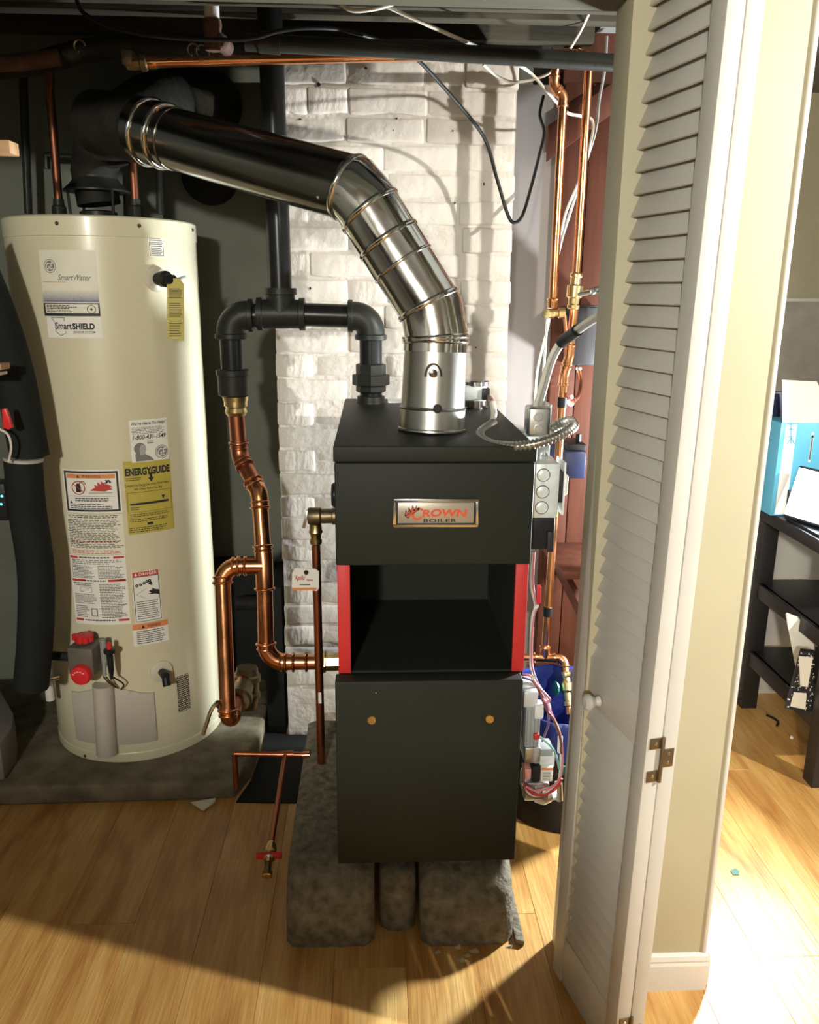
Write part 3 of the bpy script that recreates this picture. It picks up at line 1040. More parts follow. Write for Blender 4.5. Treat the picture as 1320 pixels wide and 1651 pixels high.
class Sticker:
    """printed sheet wrapped round the tank; u to the right and v up, both 0..1"""
    def __init__(s, corners, m, name='label_sticker', off=0.0007, rnd=0.0):
        pts = [hit(*c) for c in corners]
        s.t0 = (pts[0][0] + pts[3][0]) / 2
        s.t1 = (pts[1][0] + pts[2][0]) / 2
        s.z1 = (pts[0][1] + pts[1][1]) / 2
        s.z0 = (pts[2][1] + pts[3][1]) / 2
        s.off = off
        s.inks = {}
        mb = MB()
        s.sheet(mb, 0, 0, 1, 1, 0)
        s.o = mb.build(name, m, wh, smooth=60)
        s.W, s.H = (s.t1 - s.t0) * HR, s.z1 - s.z0

    def p(s, u, v, e=0.0):
        return hp(s.t0 + (s.t1 - s.t0) * u, s.z0 + (s.z1 - s.z0) * v, s.off + e)

    def sheet(s, mb, u0, v0, u1, v1, e):
        n = max(1, int(abs(u1 - u0) * (s.t1 - s.t0) * HR / 0.008))
        vs = []
        for i in range(n + 1):
            u = u0 + (u1 - u0) * i / n
            vs += [s.p(u, v0, e), s.p(u, v1, e)]
        mb.add(vs, [(2 * i, 2 * i + 2, 2 * i + 3, 2 * i + 1) for i in range(n)])

    def ink(s, m):
        return s.inks.setdefault(m, MB())

    def rect(s, m, u0, v0, u1, v1, e=0.0004):
        s.sheet(s.ink(m), u0, v0, u1, v1, e)

    def frame(s, m, u0, v0, u1, v1, t, e=0.0004):
        tv = t * s.W / s.H
        s.rect(m, u0, v0, u1, v0 + tv, e)
        s.rect(m, u0, v1 - tv, u1, v1, e)
        s.rect(m, u0, v0 + tv, u0 + t, v1 - tv, e)
        s.rect(m, u1 - t, v0 + tv, u1, v1 - tv, e)

    def poly(s, m, pts, e=0.0005):
        us = [u for u, v in pts]
        lo, hi = min(us), max(us)
        n = max(1, int((hi - lo) * s.W / 0.006))
        for i in range(n):
            a, b = lo + (hi - lo) * i / n, lo + (hi - lo) * (i + 1) / n
            q = pts
            for lim, sg in ((a, 1), (b, -1)):
                r, m2 = [], len(q)
                for k in range(m2):
                    p0, p1 = q[k], q[(k + 1) % m2]
                    i0, i1 = (p0[0] - lim) * sg >= -1e-9, (p1[0] - lim) * sg >= -1e-9
                    if i0:
                        r.append(p0)
                    if i0 != i1:
                        t = (lim - p0[0]) / (p1[0] - p0[0])
                        r.append((lim, p0[1] + (p1[1] - p0[1]) * t))
                q = r
                if not q:
                    break
            if len(q) > 2:
                s.ink(m).add([s.p(u, v, e) for u, v in q], [tuple(range(len(q)))])

    def disc(s, m, u, v, ru, e=0.0005, inner=0.0, n=24, a0=0.0, a1=2 * PI):
        rv = ru * s.W / s.H
        vs, fs = [], []
        for k in range(n + 1):
            a = a0 + (a1 - a0) * k / n
            vs += [s.p(u + math.cos(a) * ru, v + math.sin(a) * rv, e), s.p(u + math.cos(a) * ru * inner, v + math.sin(a) * rv * inner, e)]
        s.ink(m).add(vs, [(2 * k, 2 * k + 1, 2 * k + 3, 2 * k + 2) for k in range(n)])

    def line(s, m, a, b, t, e=0.0005):
        du, dv = (b[0] - a[0]) * s.W, (b[1] - a[1]) * s.H
        l = math.hypot(du, dv)
        nu, nv = -dv / l * t / 2 / s.W, du / l * t / 2 / s.H
        s.poly(m, [(a[0] + nu, a[1] + nv), (a[0] - nu, a[1] - nv), (b[0] - nu, b[1] - nv), (b[0] + nu, b[1] + nv)], e)

    def text(s, m, string, u0, v0, u1, v1, bold=0.0, shear=0.0, e=0.0005, spacing=1.0):
        vs, fs = text_geo(string, 1.0, bold, shear, spacing)
        x0, x1 = min(v.x for v in vs), max(v.x for v in vs)
        y0, y1 = min(v.y for v in vs), max(v.y for v in vs)
        s.ink(m).add([s.p(u0 + (u1 - u0) * (v.x - x0) / (x1 - x0), v0 + (v1 - v0) * (v.y - y0) / (y1 - y0), e) for v in vs], fs)

    def lines(s, m, u0, v0, u1, v1, n, fill=0.42, seed=1, ragged=0.25, words=True, e=0.0004):
        """rows of tiny illegible print"""
        r = random.Random(seed)
        st = (v1 - v0) / n
        for i in range(n):
            vb = v1 - st * (i + 0.5 + fill / 2)
            end = u1 - (u1 - u0) * r.uniform(0, ragged)
            u = u0
            while u < end:
                wl = r.uniform(0.03, 0.11) * (u1 - u0) * (1 if words else 3)
                s.rect(m, u, vb, min(end, u + wl), vb + st * fill, e)
                u += wl + 0.018 * (u1 - u0)

    def done(s):
        for m, mb in s.inks.items():
            if mb.v:
                mb.build('print', m, s.o, smooth=0)['kind'] = 'stuff'
        return s.o


def label_it(s, text):
    s.done()['label'] = text


def emblem(s, u, v, r, m='ink_grey', bg='paper_cream'):
    """round monogram: ring with script letters and four curls"""
    s.disc(m, u, v, r)
    s.disc(bg, u, v, r * 0.90, 0.0006, 0.83)
    k = r * s.W / s.H
    s.text(bg, 'GE', u - r * 0.58, v - k * 0.46, u + r * 0.58, v + k * 0.46, 0.012, 0.35, 0.0008)
    for q in range(4):
        a = PI / 4 + q * PI / 2
        s.disc(bg, u + math.cos(a) * r * 0.62, v + math.sin(a) * k * 0.62, r * 0.16, 0.0007, 0.45, 12, a, a + 4.2)


# main brand label
S = Sticker([(62, 404), (153, 403), (162, 509), (73, 510)], 'paper_cream')
for i, nm in enumerate(('ink_l1', 'ink_l2', 'ink_l3', 'ink_l4', 'ink_l5', 'ink_blue')):
    S.rect(nm, 0, 0.365 - 0.03 * i, 1, 0.395 - 0.03 * i)
S.rect('ink_black', 0, 0, 1, 0.20, 0.0006)
S.rect('paper_cream', 0.035, 0.045, 0.975, 0.185, 0.0008)
S.text('ink_grey', 'SmartWater', 0.33, 0.545, 0.90, 0.635, 0.012, 0.35)
S.rect('ink_orange', 0.03, 0.515, 0.47, 0.523)
emblem(S, 0.20, 0.76, 0.115)
for i, (a, b) in enumerate((('MFG NO', 0.35), ('MODEL', 0.30), ('SERIAL', 0.42), ('MAX PSI', 0.36), ('INPUT', 0.30))):
    v = 0.160 - i * 0.023
    S.lines('ink_black', 0.06, v - 0.008, 0.66, v + 0.012, 1, 0.6, 20 + i, 0.3, True, 0.0011)
S.disc('ink_black', 0.86, 0.105, 0.075, 0.001, 0.85)
S.disc('ink_black', 0.86, 0.105, 0.02, 0.001)
label_it(S, 'cream brand label with round emblem and blue band')
# shield label
S = Sticker([(75, 511), (163, 510), (166, 544), (79, 545)], 'paper')
S.text('ink_black', 'Smart', 0.17, 0.40, 0.48, 0.74, 0.022)
S.text('ink_black', 'SHIELD', 0.49, 0.40, 0.88, 0.70, 0.045)
S.text('ink_black', 'SENSOR SYSTEM', 0.50, 0.22, 0.88, 0.33, 0.01)
for a, b in (((0.10, 0.95), (0.36, 0.95)), ((0.11, 0.95), (0.17, 0.70)), ((0.17, 0.70), (0.17, 0.30)), ((0.17, 0.30), (0.26, 0.10)), ((0.26, 0.10), (0.36, 0.22)), ((0.36, 0.22), (0.36, 0.33)), ((0.36, 0.95), (0.345, 0.78))):
    S.line('ink_black', a, b, 0.0014)
label_it(S, 'white label with shield outline')
# small notice under the rim
S = Sticker([(237, 372), (262, 372), (266, 414), (240, 415)], 'paper_cream')
S.lines('ink_black', 0.08, 0.60, 0.92, 0.97, 5, 0.45, 3, 0.2)
S.frame('ink_black', 0.06, 0.04, 0.94, 0.55, 0.03)
S.lines('ink_black', 0.14, 0.08, 0.88, 0.52, 6, 0.4, 4, 0.2)
label_it(S, 'small white notice below the rim')
# yellow energy guide
S = Sticker([(199, 744), (272, 737), (282.6, 852.5), (206, 861)], 'paper_yellow')
S.text('ink_black', 'ENERGYGUIDE', 0.03, 0.80, 0.97, 0.905, 0.05)
S.poly('ink_black', [(0.52, 0.83), (0.57, 0.83), (0.57, 0.76), (0.61, 0.76), (0.545, 0.70), (0.48, 0.76), (0.52, 0.76)])
S.text('ink_black', 'Compare the Energy Use of this Water Heater', 0.0, 0.645, 0.95, 0.69, 0.004)
S.text('ink_black', 'with Others Before You Buy.', 0.18, 0.595, 0.78, 0.635, 0.004)
S.frame('ink_black', 0.03, 0.30, 0.97, 0.575, 0.007)
S.rect('ink_black', 0.08, 0.40, 0.90, 0.43)
S.poly('ink_black', [(0.74, 0.50), (0.82, 0.50), (0.78, 0.445)])
S.lines('ink_black', 0.08, 0.33, 0.30, 0.38, 2, 0.4, 6)
S.lines('ink_black', 0.06, 0.235, 0.92, 0.285, 2, 0.4, 7)
S.lines('ink_black', 0.05, 0.165, 0.90, 0.215, 2, 0.4, 8)
S.rect('ink_black', 0.40, 0.115, 0.52, 0.15)
S.lines('ink_black', 0.03, 0.02, 0.95, 0.10, 3, 0.4, 9)
S.lines('ink_black', 0.03, 0.73, 0.40, 0.78, 2, 0.4, 10)
label_it(S, 'yellow energy guide label')
# help line label
S = Sticker([(207.6, 677), (268.6, 673.6), (271, 740.5), (212, 745)], 'paper', off=0.0016)
S.text('ink_black', "We're Here To Help!", 0.05, 0.855, 0.95, 0.955, 0.012, 0.2)
S.lines('ink_grey', 0.06, 0.66, 0.95, 0.83, 5, 0.45, 12)
S.text('ink_black', '1-800-431-1549', 0.06, 0.535, 0.94, 0.645, 0.015, 0.25)
S.lines('ink_black', 0.42, 0.43, 0.60, 0.50, 2, 0.4, 13)
S.rect('ink_black', 0.42, 0.425, 0.60, 0.435)
S.disc('ink_grey', 0.23, 0.32, 0.155, 0.0005)
S.poly('ink_grey', [(0.10, 0.02), (0.10, 0.20), (0.16, 0.24), (0.34, 0.20), (0.50, 0.10), (0.58, 0.02)])
S.poly('ink_lilac', [(0.22, 0.17), (0.22, 0.34), (0.27, 0.42), (0.36, 0.40), (0.375, 0.26), (0.33, 0.16)], 0.0008)
S.disc('paper', 0.83, 0.20, 0.20, 0.0006)
S.disc('ink_grey', 0.80, 0.20, 0.185, 0.0007)
S.disc('paper', 0.80, 0.20, 0.165, 0.0008, 0.88)
S.text('paper', 'GE', 0.68, 0.10, 0.92, 0.29, 0.012, 0.35, 0.0009)
label_it(S, 'white help line label with portrait and telephone number')
# warning with black border
S = Sticker([(100.7, 756), (192, 756), (197.4, 826), (108, 825)], 'paper')
S.frame('ink_black', 0.025, 0.035, 0.975, 0.965, 0.035)
S.rect('ink_orange', 0.075, 0.80, 0.925, 0.90)
S.text('ink_black', 'WARNING', 0.36, 0.815, 0.68, 0.885, 0.01, 0, 0.0007, 1.2)
S.poly('ink_black', [(0.26, 0.815), (0.32, 0.815), (0.29, 0.885)], 0.0007)
S.disc('ink_red', 0.28, 0.58, 0.125, 0.0007, 0.86)
S.line('ink_red', (0.19, 0.67), (0.37, 0.49), 0.0022, 0.0009)
S.poly('ink_black', [(0.235, 0.48), (0.325, 0.48), (0.325, 0.62), (0.30, 0.68), (0.255, 0.68), (0.235, 0.62)])
S.disc('ink_black', 0.36, 0.66, 0.06, 0.0006, 0.75, 12, 0, PI)
S.poly('ink_red', [(0.48, 0.52), (0.58, 0.60), (0.56, 0.66), (0.62, 0.63), (0.62, 0.72), (0.68, 0.66), (0.68, 0.74), (0.74, 0.68), (0.80, 0.66), (0.88, 0.60), (0.82, 0.59), (0.87, 0.54), (0.80, 0.53), (0.74, 0.50)])
S.poly('ink_black', [(0.72, 0.69), (0.77, 0.72), (0.75, 0.77), (0.79, 0.76), (0.82, 0.77), (0.86, 0.71), (0.83, 0.68), (0.81, 0.73), (0.78, 0.68)], 0.0008)
S.rect('ink_grey', 0.46, 0.46, 0.86, 0.475)
S.rect('ink_black', 0.09, 0.385, 0.90, 0.392)
S.lines('ink_black', 0.20, 0.26, 0.80, 0.36, 2, 0.5, 14)
S.poly('ink_black', [(0.09, 0.22), (0.15, 0.22), (0.12, 0.28)])
S.lines('ink_black', 0.10, 0.09, 0.88, 0.22, 3, 0.4, 15)
label_it(S, 'black bordered warning label with red flame')
# dense instruction sheet
S = Sticker([(107, 829), (197, 827), (203, 892), (115, 893)], 'paper_cream')
S.lines('ink_black', 0.03, 0.90, 0.97, 0.99, 2, 0.4, 16, 0.1)
S.lines('ink_black', 0.02, 0.16, 0.98, 0.88, 18, 0.42, 17, 0.18)
S.lines('ink_red', 0.05, 0.30, 0.95, 0.345, 1, 0.4, 18)
S.lines('ink_red', 0.05, 0.02, 0.95, 0.12, 3, 0.4, 19)
label_it(S, 'densely printed instruction sheet')
# instruction sheet with red bars
S = Sticker([(113.4, 894.5), (202.5, 893), (210, 1004), (122, 1005)], 'paper')
for v in (0.955, 0.625, 0.05):
    S.rect('ink_red', 0.0 + 0.02, v, 0.17, v + 0.032)
    S.rect('ink_red', 0.80, v, 0.98, v + 0.032)
    S.lines('ink_black', 0.2, v, 0.78, v + 0.03, 1, 0.6, int(v * 90))
S.rect('ink_red', 0.02, 0.625, 0.28, 0.657)
S.rect('ink_red', 0.68, 0.625, 0.98, 0.657)
S.lines('ink_black', 0.05, 0.87, 0.95, 0.945, 3, 0.4, 21)
S.lines('ink_black', 0.04, 0.67, 0.46, 0.86, 9, 0.42, 22)
S.lines('ink_black', 0.52, 0.67, 0.97, 0.86, 9, 0.42, 23)
S.lines('ink_black', 0.04, 0.56, 0.46, 0.615, 2, 0.42, 24)
S.lines('ink_black', 0.04, 0.30, 0.46, 0.45, 7, 0.42, 25)
S.lines('ink_black', 0.52, 0.10, 0.97, 0.60, 22, 0.45, 26)
S.lines('ink_black', 0.04, 0.10, 0.30, 0.28, 7, 0.42, 27)
S.frame('ink_grey', 0.16, 0.47, 0.38, 0.55, 0.008)
S.line('ink_grey', (0.16, 0.47), (0.38, 0.55), 0.001)
S.frame('ink_grey', 0.33, 0.12, 0.45, 0.24, 0.02)
label_it(S, 'instruction sheet with red bars')
# danger label
S = Sticker([(211.4, 922), (256, 917), (262, 999), (218, 1004)], 'paper')
S.rect('ink_red', 0.03, 0.90, 0.97, 0.99)
S.text('paper', 'DANGER', 0.26, 0.915, 0.90, 0.975, 0.015, 0, 0.0007, 1.15)
S.poly('paper', [(0.10, 0.915), (0.20, 0.915), (0.15, 0.975)], 0.0007)
S.frame('ink_black', 0.03, 0.02, 0.97, 0.90, 0.022)
for u, v, r in ((0.16, 0.73, 0.06), (0.29, 0.74, 0.055), (0.42, 0.765, 0.055), (0.53, 0.79, 0.06), (0.62, 0.80, 0.06)):
    S.disc('ink_black', u, v, r, 0.0006, 0.25)
S.poly('ink_black', [(0.56, 0.74), (0.70, 0.70), (0.72, 0.74), (0.66, 0.80)])
S.poly('ink_black', [(0.52, 0.55), (0.66, 0.56), (0.56, 0.60), (0.70, 0.62), (0.68, 0.66), (0.80, 0.62), (0.94, 0.60), (0.94, 0.50), (0.80, 0.53), (0.66, 0.53)])
S.line('ink_grey', (0.12, 0.56), (0.50, 0.66), 0.001)
S.line('ink_grey', (0.12, 0.56), (0.45, 0.47), 0.001)
S.lines('ink_black', 0.10, 0.06, 0.90, 0.43, 9, 0.3, 28, 0.2, False)
label_it(S, 'danger label with red header and hand')
# orange strip warning
S = Sticker([(212.7, 1007), (270.7, 998), (271.5, 1033), (216.5, 1041)], 'paper')
S.rect('ink_orange', 0, 0.74, 1, 1.0)
S.text('ink_black', 'WARNING', 0.40, 0.80, 0.78, 0.94, 0.01, 0, 0.0007)
S.poly('ink_black', [(0.24, 0.79), (0.34, 0.79), (0.29, 0.95)], 0.0007)
S.lines('ink_black', 0.10, 0.06, 0.92, 0.70, 7, 0.36, 29, 0.15, False)
label_it(S, 'white warning label with orange header')


def escutcheon(px, py, rad, label):
    t, z = hit(px, py)
    o = lathe(MB(), hp(t, z, -0.004), hn(t), [(0, rad), (0.009, rad * 0.96), (0.012, rad * 0.80), (0.012, rad * 0.2)], 32).build('escutcheon', 'cream_plastic', wh)
    return o, t, z


# relief valve at the upper right
o, t, z = escutcheon(252, 450, 0.034, '')
nrm = hn(t)
side = V((math.cos(t), math.sin(t), 0))
mb = MB()
lathe(mb, hp(t, z), nrm, [(0, 0.016), (0.028, 0.016), (0.030, 0.021), (0.046, 0.021), (0.050, 0.014), (0.062, 0.012)], 20)
tube(mb, [hp(t, z, 0.04), hp(t, z, 0.04) + side * 0.022, hp(t, z, 0.045) + side * 0.030 - V((0, 0, 0.012))], 0.013, 14)
mb.build('relief_valve', 'black_plastic', o)
mb = MB()
obox(mb, hp(t, z, 0.055) + side * 0.030 + V((0, 0, 0.001)), side * 0.022 + V((0, 0, 0.006)), nrm * 0.005, V((0, 0, 0.003)))
mb.build('test_lever', 'grey_plastic', o, bevel=0.001)
# yellow tag hanging from it
tg = hp(t, z, 0.062) + side * 0.018
tx = V((1, 0.15, 0)).normalized()
mb = MB()
tw, thh = 0.0215, 0.158
tc_ = tg + V((0, -0.004, 0))
up = V((0.06, 0, 1)).normalized()
poly = [tc_ + tx * a * tw + up * b * thh for a, b in ((-1, -0.96), (1, -1.0), (1, -0.08), (0.6, 0), (-0.5, 0.02), (-0.98, -0.05))]
prism(mb, poly, (0.0001, -0.0008, 0))
yt = mb.build('hanging_tag', 'paper_yellow', None, smooth=0)
tag(yt, 'long yellow paper tag hanging from the relief valve of the water heater', 'tag')
mb = MB()
rr = random.Random(5)
for (v0, v1) in ((-0.30, -0.14), (-0.60, -0.36), (-0.92, -0.64)):
    n = 7
    for i in range(n):
        vv = v0 + (v1 - v0) * i / n
        e = rr.uniform(0.5, 0.8)
        ps = [tc_ + tx * a * tw + up * b * thh + V((0, -0.0013, 0)) for a, b in ((-0.75, vv), (e, vv), (e, vv + 0.011), (-0.75, vv + 0.011))]
        mb.add(ps, [(0, 1, 2, 3)])
mb.build('print', 'ink_black', yt, smooth=0)
# drain port at lower right
o, t, z = escutcheon(260, 1082, 0.034, '')
mb = MB()
lathe(mb, hp(t, z), hn(t), [(0, 0.012), (0.03, 0.012), (0.034, 0.013), (0.044, 0.011), (0.046, 0.004)], 18)
tube(mb, [hp(t, z, 0.035), hp(t, z, 0.040) - V((0, 0, 0.012)), hp(t, z, 0.048) - V((0, 0, 0.028))], [0.010, 0.011, 0.012], 14)
mb.build('drain_cock', 'black_plastic', o)
# inner burner access cover
S = Sticker([(117, 1114), (249, 1114), (252, 1193), (126, 1190)], 'heater_plastic', name='access_cover', off=0.003)
mb = MB()
t0, t1 = S.t0, S.t1
zc0, zc1 = S.z0, S.z1
n = 24
vs, fs = [], []
for i in range(n + 1):
    u = i / n
    th_ = t0 + (t1 - t0) * u
    top = zc1 + 0.030 * math.sin(PI * u) ** 2
    for zz, off in ((zc0, 0.0), (zc0, 0.007), (top, 0.007), (top, 0.0)):
        vs.append(hp(th_, zz, off))
for i in range(n):
    for k in range(4):
        k2 = (k + 1) % 4
        fs.append((i * 4 + k, i * 4 + k2, (i + 1) * 4 + k2, (i + 1) * 4 + k))
fs += [(0, 1, 2, 3), (n * 4 + 3, n * 4 + 2, n * 4 + 1, n * 4)]
mb.add(vs, fs)
cov = mb.build('outer_cover', 'heater_plastic', S.o, bevel=0.002)
# gas tube shroud in front of the cover
ta, za = hit(169, 1100)
tb, zb_ = hit(172, 1212)
rod(MB(), hp(ta, za, 0.012), hp((ta + tb) / 2, zb_ + 0.004, 0.012), 0.030, 28).build('tube_shroud', 'heater_plastic', wh)
# gas control valve
tv, zv = hit(154, 1050)
gn = hn(tv)
gs = V((math.cos(tv), math.sin(tv), 0))
gc = hp(tv, zv, 0.045)
gv = obox(MB(), gc + V((0, 0, 0.006)), gs * 0.037, gn * 0.04, V((0, 0, 0.040))).build('gas_valve', 'valve_grey', wh, bevel=0.004, seg=3)
kn = MB()
lathe(kn, gc + gn * 0.036 + V((0, 0, -0.028)) + gs * 0.004, gn, [(0, 0.0285), (0.016, 0.0285), (0.022, 0.026), (0.024, 0.018), (0.0245, 0.004)], 32)
kn.build('temperature_dial', 'red_plastic', gv)
mb = MB()
prev = []
for k in range(5):
    a = 0.35 + k * 0.5
    p = gc + gn * 0.061 + V((0, 0, -0.028)) + gs * 0.004
    obox(mb, p + gs * (-math.cos(a) * 0.017) + V((0, 0, math.sin(a) * 0.014)), gs * 0.003, gn * 0.0004, V((0, 0, 0.0009)))
mb.build('dial_print', 'paper', gv)
kn = MB()
for k in range(7):
    a = 2 * PI * k / 7
    lathe(kn, gc + V((0, 0, 0.052)) - gs * 0.004 + gs * math.cos(a) * 0.017 + gn * math.sin(a) * 0.017, (0, 0, 1), [(0, 0.009), (0.016, 0.009), (0.019, 0.006)], 12)
lathe(kn, gc + V((0, 0, 0.050)) - gs * 0.004, (0, 0, 1), [(0, 0.017), (0.020, 0.017), (0.022, 0.01)], 20)
kn.build('gas_cock_knob', 'red_plastic', gv)
lathe(MB(), gc + V((0, 0, 0.055)) - gs * 0.030, (0, 0, 1), [(0, 0.010), (0.014, 0.010), (0.016, 0.006)], 14).build('reset_knob', 'red_plastic', gv)
mb = MB()
rod(mb, gc + gs * 0.050 + V((0, 0, -0.01)), gc + gs * 0.050 + V((0, 0, 0.058)), 0.009, 14)
rod(mb, gc + gs * 0.046 + V((0, 0, -0.05)), gc + gs * 0.048 + V((0, 0, -0.01)), 0.006, 12)
mb.build('pilot_fitting', 'grey_plastic', gv)
mb = MB()
pb_ = gc + gs * 0.072 + gn * 0.01
lathe(mb, pb_ + V((0, 0, -0.055)), (0, 0, 1), [(0, 0.003), (0.03, 0.008), (0.075, 0.009), (0.082, 0.016), (0.090, 0.016), (0.092, 0.006)], 16)
mb.build('igniter_body', 'black_plastic', gv)
lathe(MB(), pb_ + V((0, 0, 0.036)), (0, 0, 1), [(0, 0.0065), (0.018, 0.0065), (0.020, 0.004)], 14).build('igniter_button', 'red_plastic', gv)
lathe(MB(), gc - gs * 0.037, -gs, [(0, 0.019), (0.010, 0.019), (0.011, 0.0125), (0.085, 0.0125)], 6).build('gas_inlet', 'black_iron', gv)
for k, (sx, mm) in enumerate(((0.072, 'black_cable'), (0.05, 'copper_dull'), (0.042, 'bronze'))):
    a = gc + gs * sx + V((0, 0, -0.055))
    b = hp(tv + 0.26 - 0.03 * k, zv - 0.115 + 0.004 * k, 0.010)
    m_ = (a + b) / 2 + gs * (0.018 if k == 0 else -0.004)
    tube(MB(), curve_pts([a, m_, b], 6), 0.0022, 8).build('pilot_tube', mm, gv)
# perforated vent on the flank
S = Sticker([(284, 1092), (304, 1084), (306, 1141), (288, 1150)], 'ink_black', name='vent_screen', off=0.0008)
mb = S.ink('heater_plastic')
nu, nv = 7, 18
for i in range(nu):
    for k in range(nv):
        S.disc('heater_enamel', (i + 0.5 + (0.5 if k % 2 else 0)) / (nu + 0.5), (k + 0.5) / nv, 0.055, 0.0006, 0, 6)
S.done()
# draft hood on top
hb = at(158, 333, 2.46)
hz = HZ1 + 0.008
hc = V((hb.x, 2.46, hz))
mb = MB()
lathe(mb, hc + V((0, 0, 0.070)), (0, 0, 1), [(0, 0.088), (0.004, 0.088), (0.020, 0.070), (0.035, 0.058), (0.060, 0.056)], 32)
for k in range(4):
    a = PI / 4 + k * PI / 2
    rod(mb, hc + V((math.cos(a) * 0.08, math.sin(a) * 0.08, -0.004)), hc + V((math.cos(a) * 0.084, math.sin(a) * 0.084, 0.073)), 0.004, 8)
lathe(mb, hc + V((0, 0, -0.002)), (0, 0, 1), [(0, 0.05), (0.02, 0.05), (0.024, 0.04)], 24)
mb.build('draft_hood', 'black_iron', wh)
# water pipes at the top
def heater_pipe(label, pts, m, nut, rad=0.011):
    p = empty('water_pipe', label, 'pipe')
    tube(MB(), pts, rad, 14).build('pipe', m, p)
    d = (pts[1] - pts[0]).normalized()
    lathe(MB(), pts[0], d, [(0, 0.019), (0.03, 0.019), (0.034, 0.015), (0.05, 0.014)], 12).build('union', nut, p)


def on_top(px, py, y):
    p = at(px, py, y)
    return V((p.x, y, HZ1 + 0.004))


heater_pipe('slender dark copper pipe rising from the water heater top in front of the stack', [on_top(96, 345, 2.40), at(84, 190, 2.40), at(80, 150, 2.40), at(80, 112, 2.40)], 'copper_dark', 'black_iron')
heater_pipe('short copper stub on the water heater top below the shiny flue collar', [on_top(219, 348, 2.38), at(214, 262, 2.38), at(214, 240, 2.46)], 'copper_dark', 'black_iron')
o = tube(MB(), [at(46, 345, 2.66), at(38, 150, 2.66), at(38, 90, 2.66)], 0.012, 12).build('water_pipe', 'black_iron')
tag(o, 'thin black pipe on the grey wall behind the heater, nearest the picture edge', 'pipe')
o = tube(MB(), [at(75, 272, 2.70), at(75, 250, 2.70), at(256, 262, 2.70), at(258, 345, 2.70)], 0.012, 12).build('wall_pipe', 'black_iron')
tag(o, 'black pipe loop running across the grey wall behind the heater', 'pipe')

# concrete pad under the heater
mb = MB()
ys, yb_ = 2.092, 2.77
pts = [(-1.44, ys - 0.03), (-1.06, ys - 0.004), (-0.75, ys), (-0.50, ys + 0.006), (-0.40, ys + 0.012), (-0.37, ys + 0.10), (-0.36, ys + 0.25), (-0.36, yb_), (-1.44, yb_)]
prism(mb, [V((a, b, 0)) for a, b in pts], (0, 0, 0.060))
o = mb.build('concrete_pad', 'concrete_pad', None, bevel=0.012, seg=3)
tag(o, 'rough dark concrete pad under the water heater', 'pad')
o = prism(MB(), [V((a_, b_, 0.0)) for a_, b_ in ((-0.395, 2.085), (-0.20, 2.075), (-0.20, 2.448), (-0.29, 2.452), (-0.29, 2.77), (-0.358, 2.77), (-0.358, 2.34), (-0.368, 2.19))], (0, 0, 0.004)).build('shade_sheet', 'dark_void', None, smooth=0)  # flat black fill that paints the shade of the hollow onto the floor
tag(o, 'black sheet painting the shaded hollow between the concrete pad and the boiler blocks', 'sheet')
# low dark slab beside the heater at the picture edge
mb = MB()
prism(mb, [atz(0, 1110, 0.18), atz(22, 1150, 0.18), atz(20, 1172, 0.18), atz(0, 1200, 0.18), atz(-60, 1200, 0.18), atz(-60, 1110, 0.18)], (0, 0, -0.115))
o = mb.build('pale_block', 'wall_plaster', None, bevel=0.006)
tag(o, 'pale block on the concrete pad at the lower picture edge beside the heater', 'block')

# ================================================================== BLACK IRON HEADER
ir = empty('iron_header', 'black iron header with elbows and tee behind the boiler, up to the ceiling', 'pipe')
YI = 2.235
ri = atz(597, 648, ZT)
ri = V((at(598, 650, YI).x, YI, ZT))
E1 = at(597, 510, YI)
E1.x = ri.x
T1 = at(453, 502, YI)
T1.z = E1.z + 0.004
E2 = at(371, 507, YI)
E2.z = E1.z
dn = V((E2.x + 0.002, YI, at(371, 595, YI).z))
RI = 0.0302
rod(MB(), ri, V((ri.x, YI, E1.z - 0.05)), RI, 28).build('riser', 'black_iron_gloss', ir)
lathe(MB(), ri, (0, 0, 1), [(0, RI + 0.008), (0.018, RI + 0.007), (0.020, RI)], 28).build('floor_flange', 'black_iron', ir)
# union with hexagon nut
zu = at(597, 612, YI).z
lathe(MB(), V((ri.x, YI, zu - 0.034)), (0, 0, 1), [(0, RI + 0.005), (0.004, RI + 0.010), (0.02, RI + 0.010)], 8).build('union_end', 'black_iron', ir)
lathe(MB(), V((ri.x, YI, zu - 0.014)), (0, 0, 1), [(0, RI + 0.018), (0.002, RI + 0.020), (0.026, RI + 0.020), (0.028, RI + 0.018)], 8).build('union_nut', 'black_iron', ir)
lathe(MB(), V((ri.x, YI, zu + 0.014)), (0, 0, 1), [(0, RI + 0.010), (0.026, RI + 0.010), (0.028, RI + 0.006)], 8).build('union_end', 'black_iron', ir)


def iron_elbow(c, da, db, rad=0.042, ext=0.052, r=RI + 0.007):
    c, da, db = V(c), V(da).normalized(), V(db).normalized()
    pts = [c + da * ext] + bend_pts(c + da * ext, c, c + db * ext, rad, 10) + [c + db * ext]
    e = tube(MB(), pts, r, 28).build('elbow', 'black_iron', ir)
    for d_ in (da, db):
        lathe(MB(), c + d_ * (ext - 0.006), d_, [(0, r), (0.002, r + 0.005), (0.013, r + 0.005), (0.015, r)], 28).build('elbow_band', 'black_iron', e)
    return e


